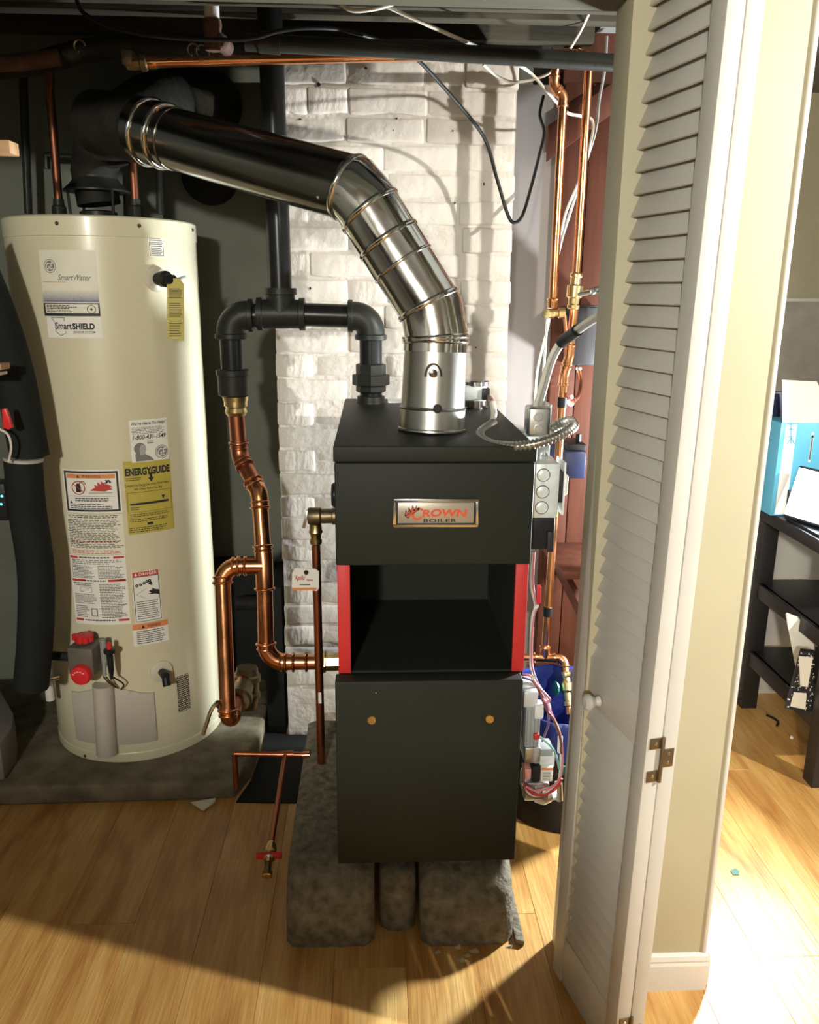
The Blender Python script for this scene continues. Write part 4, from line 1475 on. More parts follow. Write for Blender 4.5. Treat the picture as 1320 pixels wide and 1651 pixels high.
iron_elbow(E1, (0, 0, -1), (-1, 0, 0))
iron_elbow(E2, (1, 0, 0), (0, 0, -1))
rod(MB(), V((T1.x, YI, T1.z)), V((E1.x - 0.045, YI, E1.z)), RI, 28).build('nipple', 'black_iron_gloss', ir)
rod(MB(), V((E2.x + 0.03, YI, E1.z)), V((T1.x, YI, E1.z)), RI, 28).build('nipple', 'black_iron_gloss', ir)
tm = MB()
lathe(tm, V((T1.x - 0.062, YI, T1.z)), (1, 0, 0), [(0, RI + 0.012), (0.014, RI + 0.012), (0.016, RI + 0.007), (0.108, RI + 0.007), (0.110, RI + 0.012), (0.124, RI + 0.012)], 28)
lathe(tm, V((T1.x, YI, T1.z)), (0, 0, 1), [(0, RI + 0.007), (0.048, RI + 0.007), (0.050, RI + 0.012), (0.066, RI + 0.012)], 28)
tm.build('tee', 'black_iron', ir)
top = at(445, 80, YI)
rod(MB(), V((T1.x, YI, T1.z + 0.04)), V((T1.x - 0.006, YI, CEIL + 0.02)), RI, 28).build('riser', 'black_iron_gloss', ir)
rod(MB(), V((E2.x, YI, E2.z - 0.04)), V((E2.x, YI, dn.z - 0.05)), RI, 28).build('nipple', 'black_iron_gloss', ir)
zc = at(372, 617, YI).z
lathe(MB(), V((E2.x, YI, zc - 0.036)), (0, 0, 1), [(0, RI + 0.004), (0.004, RI + 0.010), (0.054, RI + 0.011), (0.056, RI + 0.014), (0.070, RI + 0.014), (0.072, RI + 0.006)], 28).build('coupling', 'black_iron', ir)

# ================================================================== COPPER MAIN
cp = empty('copper_main', 'thick shiny copper pipe loop between the black header and the boiler side', 'pipe')
RC = 0.0212
A0 = V((E2.x + 0.004, YI, zc - 0.036))
A1 = at(376, 735, YI)
A1.x = A0.x + 0.004
B1 = at(418, 795, 2.16)
C1 = at(426, 912, 2.10)
C2 = at(428, 1068, 2.06)
C2.x = C1.x + 0.001
D2 = at(545, 1068, 2.06)
D2.z = C2.z
bz = A0.z
lathe(MB(), A0 + V((0, 0, -0.012)), (0, 0, 1), [(0, RC + 0.012), (0.012, RC + 0.013)], 24).build('adapter_ring', 'brass', cp)
lathe(MB(), A0 + V((0, 0, -0.052)), (0, 0, 1), [(0, RC + 0.003), (0.010, RC + 0.009), (0.022, RC + 0.005), (0.026, RC + 0.010), (0.040, RC + 0.010)], 24).build('adapter', 'brass', cp)


def cring(c, d, parent=cp, r=RC, m='copper', name='bead'):
    """pressed fitting end: double raised bead"""
    d = V(d).normalized()
    pr = []
    for k in range(7):
        a = PI * k / 6
        pr.append((-0.004 * math.cos(a), r + 0.0025 + 0.0042 * math.sin(a)))
    return lathe(MB(), c, d, pr, 24).build(name, m, parent)


def cpipe(a, b, r=RC, parent=cp, m='copper', name='pipe'):
    return rod(MB(), a, b, r, 24).build(name, m, parent)


def celbow(p0, c, p1, ext, r=RC + 0.0022, parent=cp, m='copper', rad=0.036, rings=True):
    p0, c, p1 = V(p0), V(c), V(p1)
    a, b = (p0 - c).normalized(), (p1 - c).normalized()
    ext0, ext1 = min(ext, (p0 - c).length), min(ext, (p1 - c).length)
    pts = [c + a * ext0] + bend_pts(c + a * ext0, c, c + b * ext1, rad, 10) + [c + b * ext1]
    e = tube(MB(), pts, r, 24).build('elbow', m, parent)
    for d_, ex in ((a, ext0), (b, ext1)):
        if r < 0.015:
            lathe(MB(), c + d_ * (ex - 0.006), d_, [(0, r), (0.001, r + 0.0018), (0.005, r + 0.0018), (0.007, r)], 20).build('fitting_lip', m, e)
        else:
            cring(c + d_ * (ex - 0.006), d_, e, r - 0.0022, m)
            cring(c + d_ * (ex - 0.020), d_, e, r - 0.0045, m)
    return e


def prun(pts, r, trim, m, parent, name='pipe'):
    """straight lengths that stop short of the bends"""
    pts = [V(p) for p in pts]
    for i in range(len(pts) - 1):
        d = (pts[i + 1] - pts[i]).normalized()
        a = pts[i] + (d * trim if i else V((0, 0, 0)))
        b = pts[i + 1] - (d * trim if i < len(pts) - 2 else V((0, 0, 0)))
        if (b - a).dot(d) > 0.004:
            rod(MB(), a, b, r, 24).build(name, m[i] if isinstance(m, (list, tuple)) else m, parent)


prun([A0 + V((0, 0, -0.045)), A1, B1, C1], RC, 0.03, ['copper_dull', 'copper_dull', 'copper'], cp)
prun([C1, C2, D2], RC, 0.05, 'copper', cp)
celbow(A0, A1, B1, 0.042, m='copper_dull', rad=0.05)
celbow(A1, B1, C1, 0.045, rad=0.05)
celbow(C1, C2, D2, 0.058, rad=0.05)
# tee with the branch
br = at(352, 925, 2.08)
G0 = C1 + V((0, 0, 0.0))
Gc = V((at(356, 926, 2.08).x, C1.y, C1.z + 0.0))
G1 = at(368, 1165, 2.00)
tm = MB()
tube(tm, [C1 + (B1 - C1).normalized() * 0.058, C1, C1 + (C2 - C1).normalized() * 0.066], RC + 0.0022, 24)
lathe(tm, C1, (Gc - C1), [(0, RC + 0.0022), (0.055, RC + 0.0022)], 24)
te = tm.build('tee', 'copper', cp)
ddn = (C2 - C1).normalized()
dup_ = (B1 - C1).normalized()
cring(C1 + ddn * 0.062, ddn, te)
cring(C1 + dup_ * 0.052, dup_, te)
cring(C1 + dup_ * 0.040, dup_, te, RC - 0.002)
cring(C1 + (Gc - C1).normalized() * 0.050, (1, 0, 0), te)
celbow(C1, Gc, G1, 0.050, rad=0.045)
GE_ = V((G1.x + 0.012, G1.y + 0.22, G1.z + 0.02))
prun([C1, Gc, G1, GE_], RC, 0.034, ['copper', 'copper', 'copper_dull'], cp)
G2 = G1 + V((0.0, 0, -0.006))
gd = (G1 - Gc).normalized()
back = at(402, 1110, 2.30)
celbow(Gc, G1, V((G1.x + 0.012, G1.y + 0.25, G1.z + 0.02)), 0.040, rad=0.036)
# adapter at the boiler
lathe(MB(), D2 + V((-0.060, 0, 0)), (1, 0, 0), [(0, RC + 0.003), (0.012, RC + 0.006), (0.014, RC + 0.010), (0.026, RC + 0.010), (0.028, RC + 0.005), (0.075, RC + 0.005)], 8).build('adapter', 'brass', cp)
cring(D2 + V((-0.085, 0, 0)), (1, 0, 0))
cring(D2 + V((-0.120, 0, 0)), (1, 0, 0))

# circulator flange and shutoff lever behind the lower bend
pu = empty('pump_flange', 'dull copper pump flange at the foot of the thick copper branch', 'pump')
fc = V((at(394, 1118, 2.20).x, 2.20, at(394, 1118, 2.20).z))
lathe(MB(), fc + V((0, 0.02, -0.055)), (0.05, 0.1, 1), [(0, 0.030), (0.03, 0.036), (0.034, 0.041), (0.046, 0.041), (0.050, 0.036), (0.080, 0.036), (0.084, 0.041), (0.10, 0.041), (0.104, 0.034), (0.125, 0.030)], 24).build('body', 'bronze', pu)
lathe(MB(), V((G1.x + 0.012, G1.y + 0.10, G1.z + 0.008)), (0, 1, 0), [(0, 0.030), (0.008, 0.036), (0.03, 0.036), (0.035, 0.03), (0.12, 0.028)], 20).build('flange', 'bronze', pu)
lv = empty('shutoff_valve', 'small valve with a bent chrome lever beside the heater foot', 'valve')
lp0 = at(350, 1137, 2.02)
rod(MB(), lp0, lp0 + V((0.03, 0.03, 0)), 0.010, 12).build('valve_stem', 'black_iron', lv)
q0, q1_, q2_ = at(350, 1132, 2.0), at(340, 1146, 1.99), at(327, 1184, 1.99)
tube(MB(), curve_pts([lp0, q0, q1_, (q1_ + q2_) / 2, q2_], 5), [0.005] * 5 + [0.0055] * 10 + [0.0058] * 6, 10).build('lever', 'bright_steel', lv)

# ------------------------------------------------------------------ relief valve with discharge pipe
rv = empty('relief_valve', 'bronze relief valve with copper discharge pipe at the boiler flank', 'valve')
YV = 2.02
vc = at(513, 832, YV)
lathe(MB(), vc + V((-0.026, 0, 0)), (1, 0, 0), [(0, 0.020), (0.004, 0.022), (0.030, 0.022), (0.034, 0.019), (0.06, 0.019), (0.062, 0.022), (0.072, 0.022)], 20).build('valve_body', 'bronze', rv)
rod(MB(), vc + V((0.03, 0, 0)), V((BX0 + 0.01, YV, vc.z)), 0.012, 14).build('inlet_nipple', 'black_iron', rv)
obox(MB(), vc + V((-0.031, -0.004, -0.006)), (0.0035, 0, -0.0012), (0, 0.008, 0), (0.006, 0, 0.022)).build('lever', 'galvanised_dull', rv, bevel=0.001)
pb2 = at(521, 1200, YV)
v_dn = V((at(508, 850, YV).x, YV, at(508, 850, YV).z))
lathe(MB(), V((v_dn.x + 0.001, YV, v_dn.z - 0.046)), (0, 0, 1), [(0, 0.0125), (0.004, 0.0155), (0.012, 0.0155), (0.016, 0.013), (0.026, 0.014), (0.034, 0.018), (0.040, 0.016), (0.055, 0.015)], 20).build('outlet_adapter', 'brass', rv)
rod(MB(), V((v_dn.x + 0.001, YV, v_dn.z - 0.03)), V((pb2.x - 0.006, YV, 0.14)), 0.0111, 18).build('discharge_pipe', 'copper_dull', rv)
c = at(516, 1122, YV)
obox(MB(), c + V((0.0, -0.0113, 0)), (0.004, 0, 0), (0, 0.0006, 0), (0, 0, 0.016)).build('pipe_sticker', 'paper', rv)
# paper tag tied to it
tgp = empty('paper_tag', 'white paper tag with red lettering tied to the discharge pipe', 'tag')
ty_ = YV - 0.03
c4 = [at(470, 948, ty_), at(511, 953, ty_), at(514, 948, ty_), at(514, 921, ty_), at(508, 917, ty_), at(476, 916, ty_), at(471, 923, ty_)]
prism(MB(), c4, (0.0, 0.001, 0)).build('card', 'paper', tgp, smooth=0)
gx = (at(514, 930, ty_) - at(470, 930, ty_)).normalized()
gz = V((0, 0, 1))


def tag_text(s_, px0, px1, py0, py1, m):
    a, b = at(px0, py1, ty_ - 0.0008), at(px1, py0, ty_ - 0.0008)
    return flat_text(s_, a.x, a.z, ty_ - 0.0008, b.x - a.x, b.z - a.z, m, tgp, shear=0.3, bold=0.02)


tag_text("'Apollo'", 475, 493, 927, 938, 'ink_red')
tag_text('Valves', 494, 505, 933, 937, 'ink_red')
a, b = at(483, 943.5, ty_ - .0008), at(500, 942, ty_ - .0008)
sbox('print', (a.x, ty_ - 0.0009, a.z), (b.x, ty_ - 0.0005, b.z), 'ink_black', tgp)
a, b = at(471, 952, ty_ - .0008), at(510, 947.5, ty_ - .0008)
sbox('print', (a.x, ty_ - 0.0009, a.z), (b.x, ty_ - 0.0005, b.z), 'ink_orange', tgp)
lathe(MB(), at(493.5, 923, ty_ - 0.001), (0, -1, 0), [(0, 0.0062), (0.001, 0.006), (0.001, 0.003)], 16).build('eyelet', 'black_iron', tgp)

# ------------------------------------------------------------------ drain line with red valve
dr = empty('drain_line', 'thin copper drain line with red handled brass valve near the floor', 'drain line')
RD = 0.0080
da, dt, db_ = at(378, 1215, 2.06), at(460, 1216, 2.06), at(499, 1217, 2.06)
rod(MB(), da, db_, RD, 14).build('pipe', 'copper_dull', dr)
rod(MB(), dt - V((0.022, 0, 0)), dt + V((0.022, 0, 0)), RD + 0.0022, 14).build('tee', 'copper_dull', dr)
rod(MB(), db_ - V((0.02, 0, 0)), db_, RD + 0.0022, 14).build('cap', 'copper', dr)
rod(MB(), da, da - V((0, 0, da.z - 0.065)), RD, 14).build('pipe', 'copper_dull', dr)
dv_ = at(437, 1362, 1.70)
rod(MB(), dt, dv_, RD - 0.0008, 14).build('pipe', 'copper_dull', dr)
dd = (dv_ - dt).normalized()
val = MB()
lathe(val, dv_ - dd * 0.004, dd, [(0, 0.010), (0.008, 0.013), (0.014, 0.012), (0.018, 0.015), (0.030, 0.015), (0.034, 0.011), (0.040, 0.010), (0.044, 0.013), (0.050, 0.013), (0.054, 0.009), (0.066, 0.0085)], 16)
vb = val.build('valve', 'brass', dr)
vt2 = dv_ + dd * 0.062
lathe(MB(), vt2, (dd + V((0, -0.35, -0.5))).normalized(), [(0, 0.0085), (0.018, 0.0085), (0.020, 0.012), (0.030, 0.012), (0.032, 0.0095)], 16).build('spout', 'brass', dr)
hcn = dv_ + dd * 0.022 + V((0, -0.020, 0.004))
hd = MB()
obox(hd, hcn, (0.030, 0, 0.0), (0, 0.004, 0), (0, 0, 0.0085))
obox(hd, hcn + V((0, 0, -0.006)), (0.013, 0, 0), (0, 0.0045, 0), (0, 0, 0.007))
hdo = hd.build('handle', 'red_plastic', dr, bevel=0.003, seg=2)
lathe(MB(), hcn + V((0, -0.003, 0.001)), (0, -1, 0), [(0, 0.007), (0.004, 0.007), (0.006, 0.004)], 6).build('handle_nut', 'bright_steel', hdo)

# ================================================================== RIGHT SIDE COPPER
YR = 2.25
rc = empty('copper_riser', 'long copper riser with brass ball valve and tee, in front of the brown boards', 'pipe')
R2 = 0.0111
P_ = lambda px, py, y=YR: at(px, py, y)
hor0 = P_(676, 96)
c0 = P_(946, 88)
c0.z = P_(930, 88).z
hor0.z = c0.z - 0.006
hor0 = V((hor0.x, YR, hor0.z))
v1 = V((P_(938, 300).x, YR, P_(938, 300).z))
c0.x = v1.x
prun([hor0, c0, v1], R2, 0.016, 'copper', rc)
celbow(hor0, c0, v1, 0.030, R2 + 0.0018, rc, rad=0.022)
tx0 = P_(903, 90)
lathe(MB(), V((tx0.x - 0.022, YR, c0.z)), (1, 0, 0), [(0, R2 + 0.004), (0.005, R2 + 0.002), (0.04, R2 + 0.002), (0.045, R2 + 0.004)], 18).build('tee', 'copper', rc)
v2 = V((v1.x - 0.001, YR, P_(930, 442).z))
rod(MB(), v1, v2, R2, 18).build('pipe', 'copper', rc)
v3 = V((v2.x - 0.004, YR, P_(920, 500).z))
mb = MB()
L = (v3 - v2).length
lathe(mb, v2 + V((0, 0, 0.004)), (v3 - v2), [(0, 0.013), (0.004, 0.0165), (0.010, 0.0165), (0.013, 0.014), (0.030, 0.015), (0.034, 0.021), (0.062, 0.021), (0.066, 0.015), (0.080, 0.014), (0.084, 0.0165), (0.092, 0.016), (0.094, 0.0125)], 18)
bvv = mb.build('ball_valve', 'brass', rc)
hp0 = P_(936, 476, YR - 0.02)
hp1 = P_(974, 464, YR - 0.05)
mb = MB()
d = (hp1 - hp0)
obox(mb, hp0 + d * 0.68, d * 0.34, d.cross(V((0, 0, 1))).normalized() * 0.002, V((0, 0, 0.0095)))
mb.build('lever', 'bright_steel', bvv, bevel=0.001)
rod(MB(), hp0 + V((-0.012, 0.01, 0)), hp0 + d * 0.45, 0.007, 10).build('lever_stem', 'galvanised_dull', bvv)
v4 = V((v3.x - 0.002, YR, P_(917, 572).z))
rod(MB(), v2 + V((0, 0, -0.08)), v4, R2, 18).build('pipe', 'copper', rc)
v5 = V((P_(909, 606).x, YR, P_(909, 606).z))
celbow(v3, v4, v5, 0.028, R2 + 0.002, rc, rad=0.03)
rod(MB(), v4, v5, R2, 18).build('pipe', 'copper', rc)
v6 = V((P_(878, 1058).x, YR, P_(878, 1058).z))
v5x = V((v5.x, YR, v5.z))
celbow(v4, v5x, v6, 0.026, R2 + 0.002, rc, rad=0.03)
rod(MB(), v5x, v6, R2, 18).build('pipe', 'copper', rc)
for py in (645, 980):
    c = v5x + (v6 - v5x) * ((py - 606) / (1058 - 606))
    rod(MB(), c - V((0, 0, 0.014)), c + V((0, 0, 0.014)), R2 + 0.0025, 16).build('tape_wrap', 'black_cable', rc)
# bottom tee, elbow, drain valve
h0 = V((BX1 - 0.004, YR, v6.z - 0.004))
h1 = V((P_(909, 1066).x, YR, v6.z - 0.004))
tm = MB()
lathe(tm, V((v6.x - 0.030, YR, h0.z)), (1, 0, 0), [(0, R2 + 0.005), (0.008, R2 + 0.003), (0.052, R2 + 0.003), (0.060, R2 + 0.005)], 18)
lathe(tm, V((v6.x, YR, h0.z)), (0, 0, 1), [(0, R2 + 0.003), (0.030, R2 + 0.003), (0.034, R2 + 0.006), (0.040, R2 + 0.004)], 18)
tm.build('tee', 'copper', rc)
h2 = V((h1.x, YR - 0.10, P_(912, 1150).z + 0.05))
celbow(h0, h1, h2, 0.030, R2 + 0.002, rc, rad=0.024)
prun([h0, h1, h2], R2, 0.018, 'copper', rc)
dd = (h2 - h1).normalized()
lathe(MB(), h1 + dd * 0.045, dd, [(0, 0.013), (0.006, 0.017), (0.014, 0.016), (0.018, 0.013), (0.028, 0.014), (0.034, 0.019), (0.056, 0.018), (0.062, 0.014), (0.084, 0.013), (0.088, 0.017), (0.100, 0.017), (0.102, 0.010), (0.096, 0.009)], 18).build('drain_valve', 'brass', rc)
gcx = h1 + dd * 0.09 + V((-0.026, -0.004, 0))
lathe(MB(), gcx, (-1, -0.25, 0.1), [(0, 0.006), (0.006, 0.020), (0.011, 0.021), (0.014, 0.010)], 10).build('green_wheel', 'green_plastic', rc)

# second, shorter riser with an offset and a small stop valve
r2 = empty('copper_riser', 'shorter copper riser with an offset, ending in a capped stop valve', 'pipe')
w0, w1, w2, w3 = P_(897, 105), P_(892, 138), P_(914, 156), P_(893, 492)
w0 = V((P_(899, 92).x, YR, c0.z))
w3 = V((P_(899, 330).x, YR, w3.z))
w2 = V((w3.x, YR, w2.z))
prun([w0, w1, w2, w3], R2, 0.012, 'copper', r2)
celbow(w0, w1, w2, 0.022, R2 + 0.0018, r2, rad=0.02)
celbow(w1, w2, w3, 0.024, R2 + 0.0018, r2, rad=0.02)
lathe(MB(), w3 + V((0, 0, -0.008)), (0, 0, 1), [(0, R2 + 0.001), (0.008, R2 + 0.003), (0.020, R2 + 0.003), (0.024, R2 + 0.006), (0.028, R2 + 0.001)], 16).build('adapter', 'copper', r2)
sv = w3 + V((-0.004, 0, -0.022))
lathe(MB(), sv + V((-0.010, -0.005, 0)), (1, 0.0, 0.05), [(0, 0.013), (0.016, 0.013), (0.018, 0.010), (0.028, 0.010), (0.030, 0.014), (0.046, 0.014), (0.048, 0.008)], 14).build('stop_valve', 'brass', r2)
lathe(MB(), sv + V((-0.012, -0.012, 0)), (-0.5, -1, 0), [(0, 0.011), (0.010, 0.013), (0.014, 0.012), (0.015, 0.004)], 12).build('valve_cap', 'brass', r2)
tube(MB(), [sv + V((0.038, 0, -0.004)), P_(913, 540), P_(912, 580), P_(909, 612)], 0.005, 10).build('branch_tube', 'copper_dull', r2)

# ------------------------------------------------------------------ grey meter box with its capillary
me_ = empty('control_enclosure', 'flat dark grey box mounted on the brown boards behind the riser', 'box')
m0, m1 = at(923, 588, 2.55), at(965, 495, 2.55)
box(MB(), (m0.x, 2.55, m0.z), (m1.x + 0.006, 2.60, m1.z)).build('cover', 'meter_grey', me_, bevel=0.004)
box(MB(), (m0.x - 0.006, 2.60, m0.z - 0.006), (m1.x + 0.012, 2.665, m1.z + 0.004)).build('back_box', 'black_plastic', me_, bevel=0.002)
lathe(MB(), at(933, 592, 2.58), (0, 0, -1), [(0, 0.010), (0.008, 0.010), (0.009, 0.006), (0.016, 0.006)], 10).build('bushing', 'galvanised_dull', me_)
tube(MB(), curve_pts([at(933, 594, 2.58), at(936, 615, 2.56), at(933, 636, 2.50), at(926, 645, 2.42), at(918, 648, 2.3)], 6), 0.006, 10).build('capillary', 'copper_dull', me_)
tube(MB(), curve_pts([at(926, 645, 2.40), at(921, 652, 2.36), at(916, 649, 2.3), at(914, 643, 2.26), at(922, 640, 2.24)], 5), 0.006, 10).build('wire_loop', 'pink_plastic', me_)

# ------------------------------------------------------------------ electrical boxes on the boiler flank
YE = 1.66
eb = empty('switch_box', 'bright zinc switch box with three round knockouts on the boiler flank', 'switch box')
a, b = at(862.5, 835.5, YE), at(903.5, 748, YE)
ex0, ex1 = BX1 + 0.001, b.x
box(MB(), (ex0, YE, a.z), (ex1, YE + 0.09, b.z)).build('box', 'zinc', eb, bevel=0.003)
for px, py in ((876, 766), (874.5, 793), (873, 818.5)):
    c = at(px, py, YE)
    k = MB()
    pr = [(0.0, 0.0125), (0.0012, 0.0125), (0.0014, 0.0112), (0.0002, 0.0108), (0.0006, 0.0100), (0.0010, 0.0092), (0.0008, 0.0010)]
    lathe(k, V((c.x, YE, c.z)), (0, -1, 0), pr, 28)
    ko = k.build('knockout', 'zinc', eb)
    lathe(MB(), V((c.x, YE - 0.0002, c.z)), (0, -1, 0), [(0, 0.0142), (0.0007, 0.0140), (0.0007, 0.0126), (0, 0.0124)], 28, False).build('knockout_ring', 'ink_black', ko)
box(MB(), (ex1, YE + 0.006, at(905, 812, YE).z), (ex1 + 0.010, YE + 0.085, at(905, 762, YE).z)).build('cover_plate', 'meter_grey', eb, bevel=0.002)
q = at(914, 785, YE + 0.02)
box(MB(), (ex1 + 0.009, YE + 0.020, at(914, 803, YE).z), (ex1 + 0.024, YE + 0.06, at(914, 770, YE).z)).build('toggle_plate', 'cream_plastic', eb, bevel=0.004)
box(MB(), (ex1 + 0.010, YE + 0.008, a.z + 0.004), (ex1 + 0.014, YE + 0.082, b.z + 0.001)).build('plate_edge', 'white_plastic', eb, bevel=0.001)
rl = empty('relay_box', 'black relay box under the zinc switch box', 'relay')
a2, b2 = at(861, 890, YE), at(896, 839, YE)
box(MB(), (ex0, YE + 0.006, a2.z + 0.004), (b2.x, YE + 0.08, a.z - 0.001)).build('body', 'black_plastic', rl, bevel=0.003)
box(MB(), (b2.x - 0.016, YE - 0.002, a2.z), (b2.x - 0.002, YE + 0.01, a.z - 0.03)).build('bracket', 'meter_grey', rl, bevel=0.001)
# upper handy box
hbx = empty('junction_box', 'dull grey junction box above the zinc switch box', 'junction box')
YJ = 1.74
a3, b3 = at(850, 704, YJ), at(888, 657, YJ)
box(MB(), (a3.x, YJ, a3.z), (b3.x - 0.001, YJ + 0.05, b3.z)).build('box', 'galvanised_dull', hbx, bevel=0.006, seg=3)
box(MB(), (b3.x - 0.001, YJ - 0.004, a3.z - 0.002), (b3.x + 0.003, YJ + 0.056, b3.z + 0.006)).build('cover_edge', 'bright_steel', hbx, bevel=0.0008)
for py in (672, 692):
    c = at(868, py, YJ)
    lathe(MB(), V((c.x, YJ, c.z)), (0, -1, 0), [(0, 0.011), (0.001, 0.011), (0.0012, 0.0095), (0.0004, 0.009), (0.0006, 0.001)], 24).build('knockout', 'galvanised_dull', hbx)
a4, b4 = at(868, 746, YJ), at(888, 704, YJ)
box(MB(), (BX1 + 0.001, YJ + 0.004, a.z + 0.10), (b4.x, YJ + 0.05, a3.z)).build('extension', 'zinc', hbx, bevel=0.003)
lathe(MB(), at(876, 735, YJ + 0.002), (0, -1, 0), [(-0.002, 0.009), (0.003, 0.009), (0.004, 0.005)], 14).build('connector', 'bright_steel', hbx)

# damper motor on the lid and flexible conduit
dm = empty('damper_motor', 'small chrome and black sensor housing on the lid behind the flue', 'sensor')
YD = 2.13
dc = V((at(766, 650, YD).x, YD, ZT))
lathe(MB(), dc, (0, 0, 1), [(0, 0.032), (0.004, 0.032), (0.006, 0.029), (0.024, 0.028)], 28).build('base_ring', 'dark_steel', dm)
box(MB(), (dc.x - 0.034, YD - 0.032, ZT + 0.022), (dc.x + 0.026, YD + 0.03, ZT + 0.062)).build('housing', 'zinc', dm, bevel=0.006, seg=3)
lathe(MB(), V((dc.x, YD, ZT + 0.060)), (0, 0, 1), [(0, 0.034), (0.010, 0.034), (0.013, 0.030), (0.014, 0.004)], 28).build('cap', 'bright_steel', dm)
box(MB(), (dc.x + 0.012, YD - 0.042, ZT + 0.026), (dc.x + 0.032, YD - 0.01, ZT + 0.056)).build('terminal', 'black_plastic', dm, bevel=0.003)
fx = empty('flexible_conduit', 'ribbed steel flexible conduit looping over the boiler lid corner', 'conduit')
s0 = V((dc.x + 0.028, YD - 0.03, ZT + 0.035))
wv = curve_pts([s0, at(792, 645, 2.02), at(796, 664, 1.96), at(794, 684, 1.88)], 6)
tube(MB(), wv, 0.0055, 12).build('lead', 'wire_brown', fx)
tube(MB(), wv[8:], 0.0075, 12).build('sleeve', 'white_cable', fx)
path = curve_pts([at(795, 682, 1.88), at(783, 690, 1.82), at(774, 699, 1.76), at(778, 709, 1.70), at(795, 717, 1.64), at(825, 720, 1.60), at(855, 717, 1.585), at(885, 709, 1.59), at(910, 698, 1.61), at(924, 688, 1.64), at(921, 680, 1.68), at(908, 681, 1.71), at(888, 692, 1.735)], 16)
path = resample(path, 0.0021)
rad = [0.0090 + (0.0016, 0.0018, -0.0002, -0.0020)[k % 4] for k in range(len(path))]
tube(MB(), path, rad, 14).build('armour', 'galvanised_dull', fx, smooth=40)

# grey cable pair to the junction box
gcb = empty('twin_cable', 'pair of pale cables taped together running up from the junction box', 'cable')
pth = [at(862, 656, 1.765), at(872, 622, 1.78), at(885, 580, 1.79), at(900, 553, 1.78), at(922, 535, 1.72), at(950, 515, 1.62), at(975, 503, 1.54), at(1000, 498, 1.50)]
tube(MB(), curve_pts(pth, 8), 0.0047, 10).build('cable', 'white_cable', gcb)
tube(MB(), curve_pts([p + V((0.011 - 0.001 * i, 0.004, -0.006)) for i, p in enumerate(pth)], 8), 0.0052, 10).build('cable', 'grey_cable', gcb)
tp = curve_pts(pth, 8)[25:35]
tube(MB(), [p + V((0.003, 0.001, -0.003)) for p in tp], 0.0125, 12).build('tape', 'black_cable', gcb)


def cable(label, pts, r, m, n=8, cat='cable'):
    o = tube(MB(), curve_pts(pts, n), r, 10).build('cable', m)
    return tag(o, label, cat)


cable('black cable hanging in a loop in front of the white chimney', [at(668, 92, 2.05), at(690, 113, 2.10), at(745, 175, 2.22), at(782, 225, 2.30), at(800, 285, 2.34), at(818, 345, 2.34), at(829, 359, 2.34), at(842, 347, 2.36), at(855, 305, 2.42), at(869, 250, 2.5), at(877, 213, 2.56), at(870, 185, 2.6), at(876, 155, 2.66)], 0.0046, 'black_cable')
cable('white cable sagging from the ceiling across the top to the risers', [at(540, -4, 1.88), at(565, 16, 1.87), at(605, 14, 1.86), at(640, 4, 1.87), at(680, -6, 1.89)], 0.0042, 'white_cable')
cable('white cable running diagonally over the ceiling pipes to the risers', [at(590, -5, 1.88), at(640, 18, 1.88), at(700, 45, 1.90), at(775, 78, 1.98), at(845, 110, 2.22), at(880, 145, 2.26), at(912, 180, 2.30), at(936, 187, 2.34), at(955, 195, 2.38), at(952, 230, 2.42), at(934, 290, 2.46), at(910, 350, 2.50), at(897, 430, 2.54), at(884, 520, 2.58), at(866, 600, 2.58), at(862, 680, 2.5)], 0.0038, 'white_cable')
cable('thin white cable loop at the top corner of the chimney', [at(779, 104, 2.36), at(800, 122, 2.40), at(825, 132, 2.41), at(860, 128, 2.40), at(895, 110, 2.36), at(930, 60, 2.3), at(950, 20, 2.25)], 0.0036, 'white_cable')
cable('grey cable dropping beside the tall riser', [at(978, 58, 2.44), at(975, 110, 2.45), at(966, 160, 2.46), at(960, 210, 2.46), at(945, 260, 2.47), at(920, 340, 2.5), at(902, 400, 2.52), at(884, 500, 2.55), at(876, 600, 2.56)], 0.004, 'grey_cable')
cable('dark cable swagged along the joist over the water heater', [at(122, -4, 1.88), at(136, 22, 1.88), at(190, 47, 1.87), at(270, 60, 1.87), at(360, 64, 1.87), at(410, 61, 1.87), at(450, 50, 1.87), at(500, 45, 1.88), at(560, 50, 1.92), at(640, 72, 2.0), at(700, 78, 2.05)], 0.0042, 'black_cable')

# ------------------------------------------------------------------ ceiling pipes
o = empty('ceiling_pipe', 'thick black iron pipe crossing below the ceiling to the door', 'pipe')
p0, p1 = at(395, 68, 1.93), at(1030, 104, 1.93)
tube(MB(), [p0, at(640, 80, 1.93), p1], 0.0175, 20).build('pipe', 'black_iron', o)
rod(MB(), at(418, 68, 1.93), at(452, 71, 1.93), 0.021, 20).build('coupling', 'black_iron', o)
o = empty('copper_line', 'thin copper pipe under the ceiling with a brass fitting above the flue collar', 'pipe')
p0, p1 = at(246, 101, 2.00), at(720, 89, 2.04)
rod(MB(), p0, p1, 0.0105, 18).build('pipe', 'copper', o)
dcl = (p0 - p1).normalized()
lathe(MB(), p0 - dcl * 0.008, dcl, [(0, 0.0125), (0.010, 0.014), (0.02, 0.012)], 16).build('collar', 'copper', o)
lathe(MB(), p0 + dcl * 0.010, dcl, [(0, 0.012), (0.004, 0.018), (0.014, 0.018), (0.018, 0.014), (0.030, 0.015), (0.045, 0.013)], 8).build('union', 'bronze', o)
box(MB(), tuple(p0 + dcl * 0.05 + V((-0.012, -0.014, -0.006))), tuple(p0 + dcl * 0.05 + V((0.012, 0.014, 0.024)))).build('valve_head', 'bronze', o, bevel=0.004)
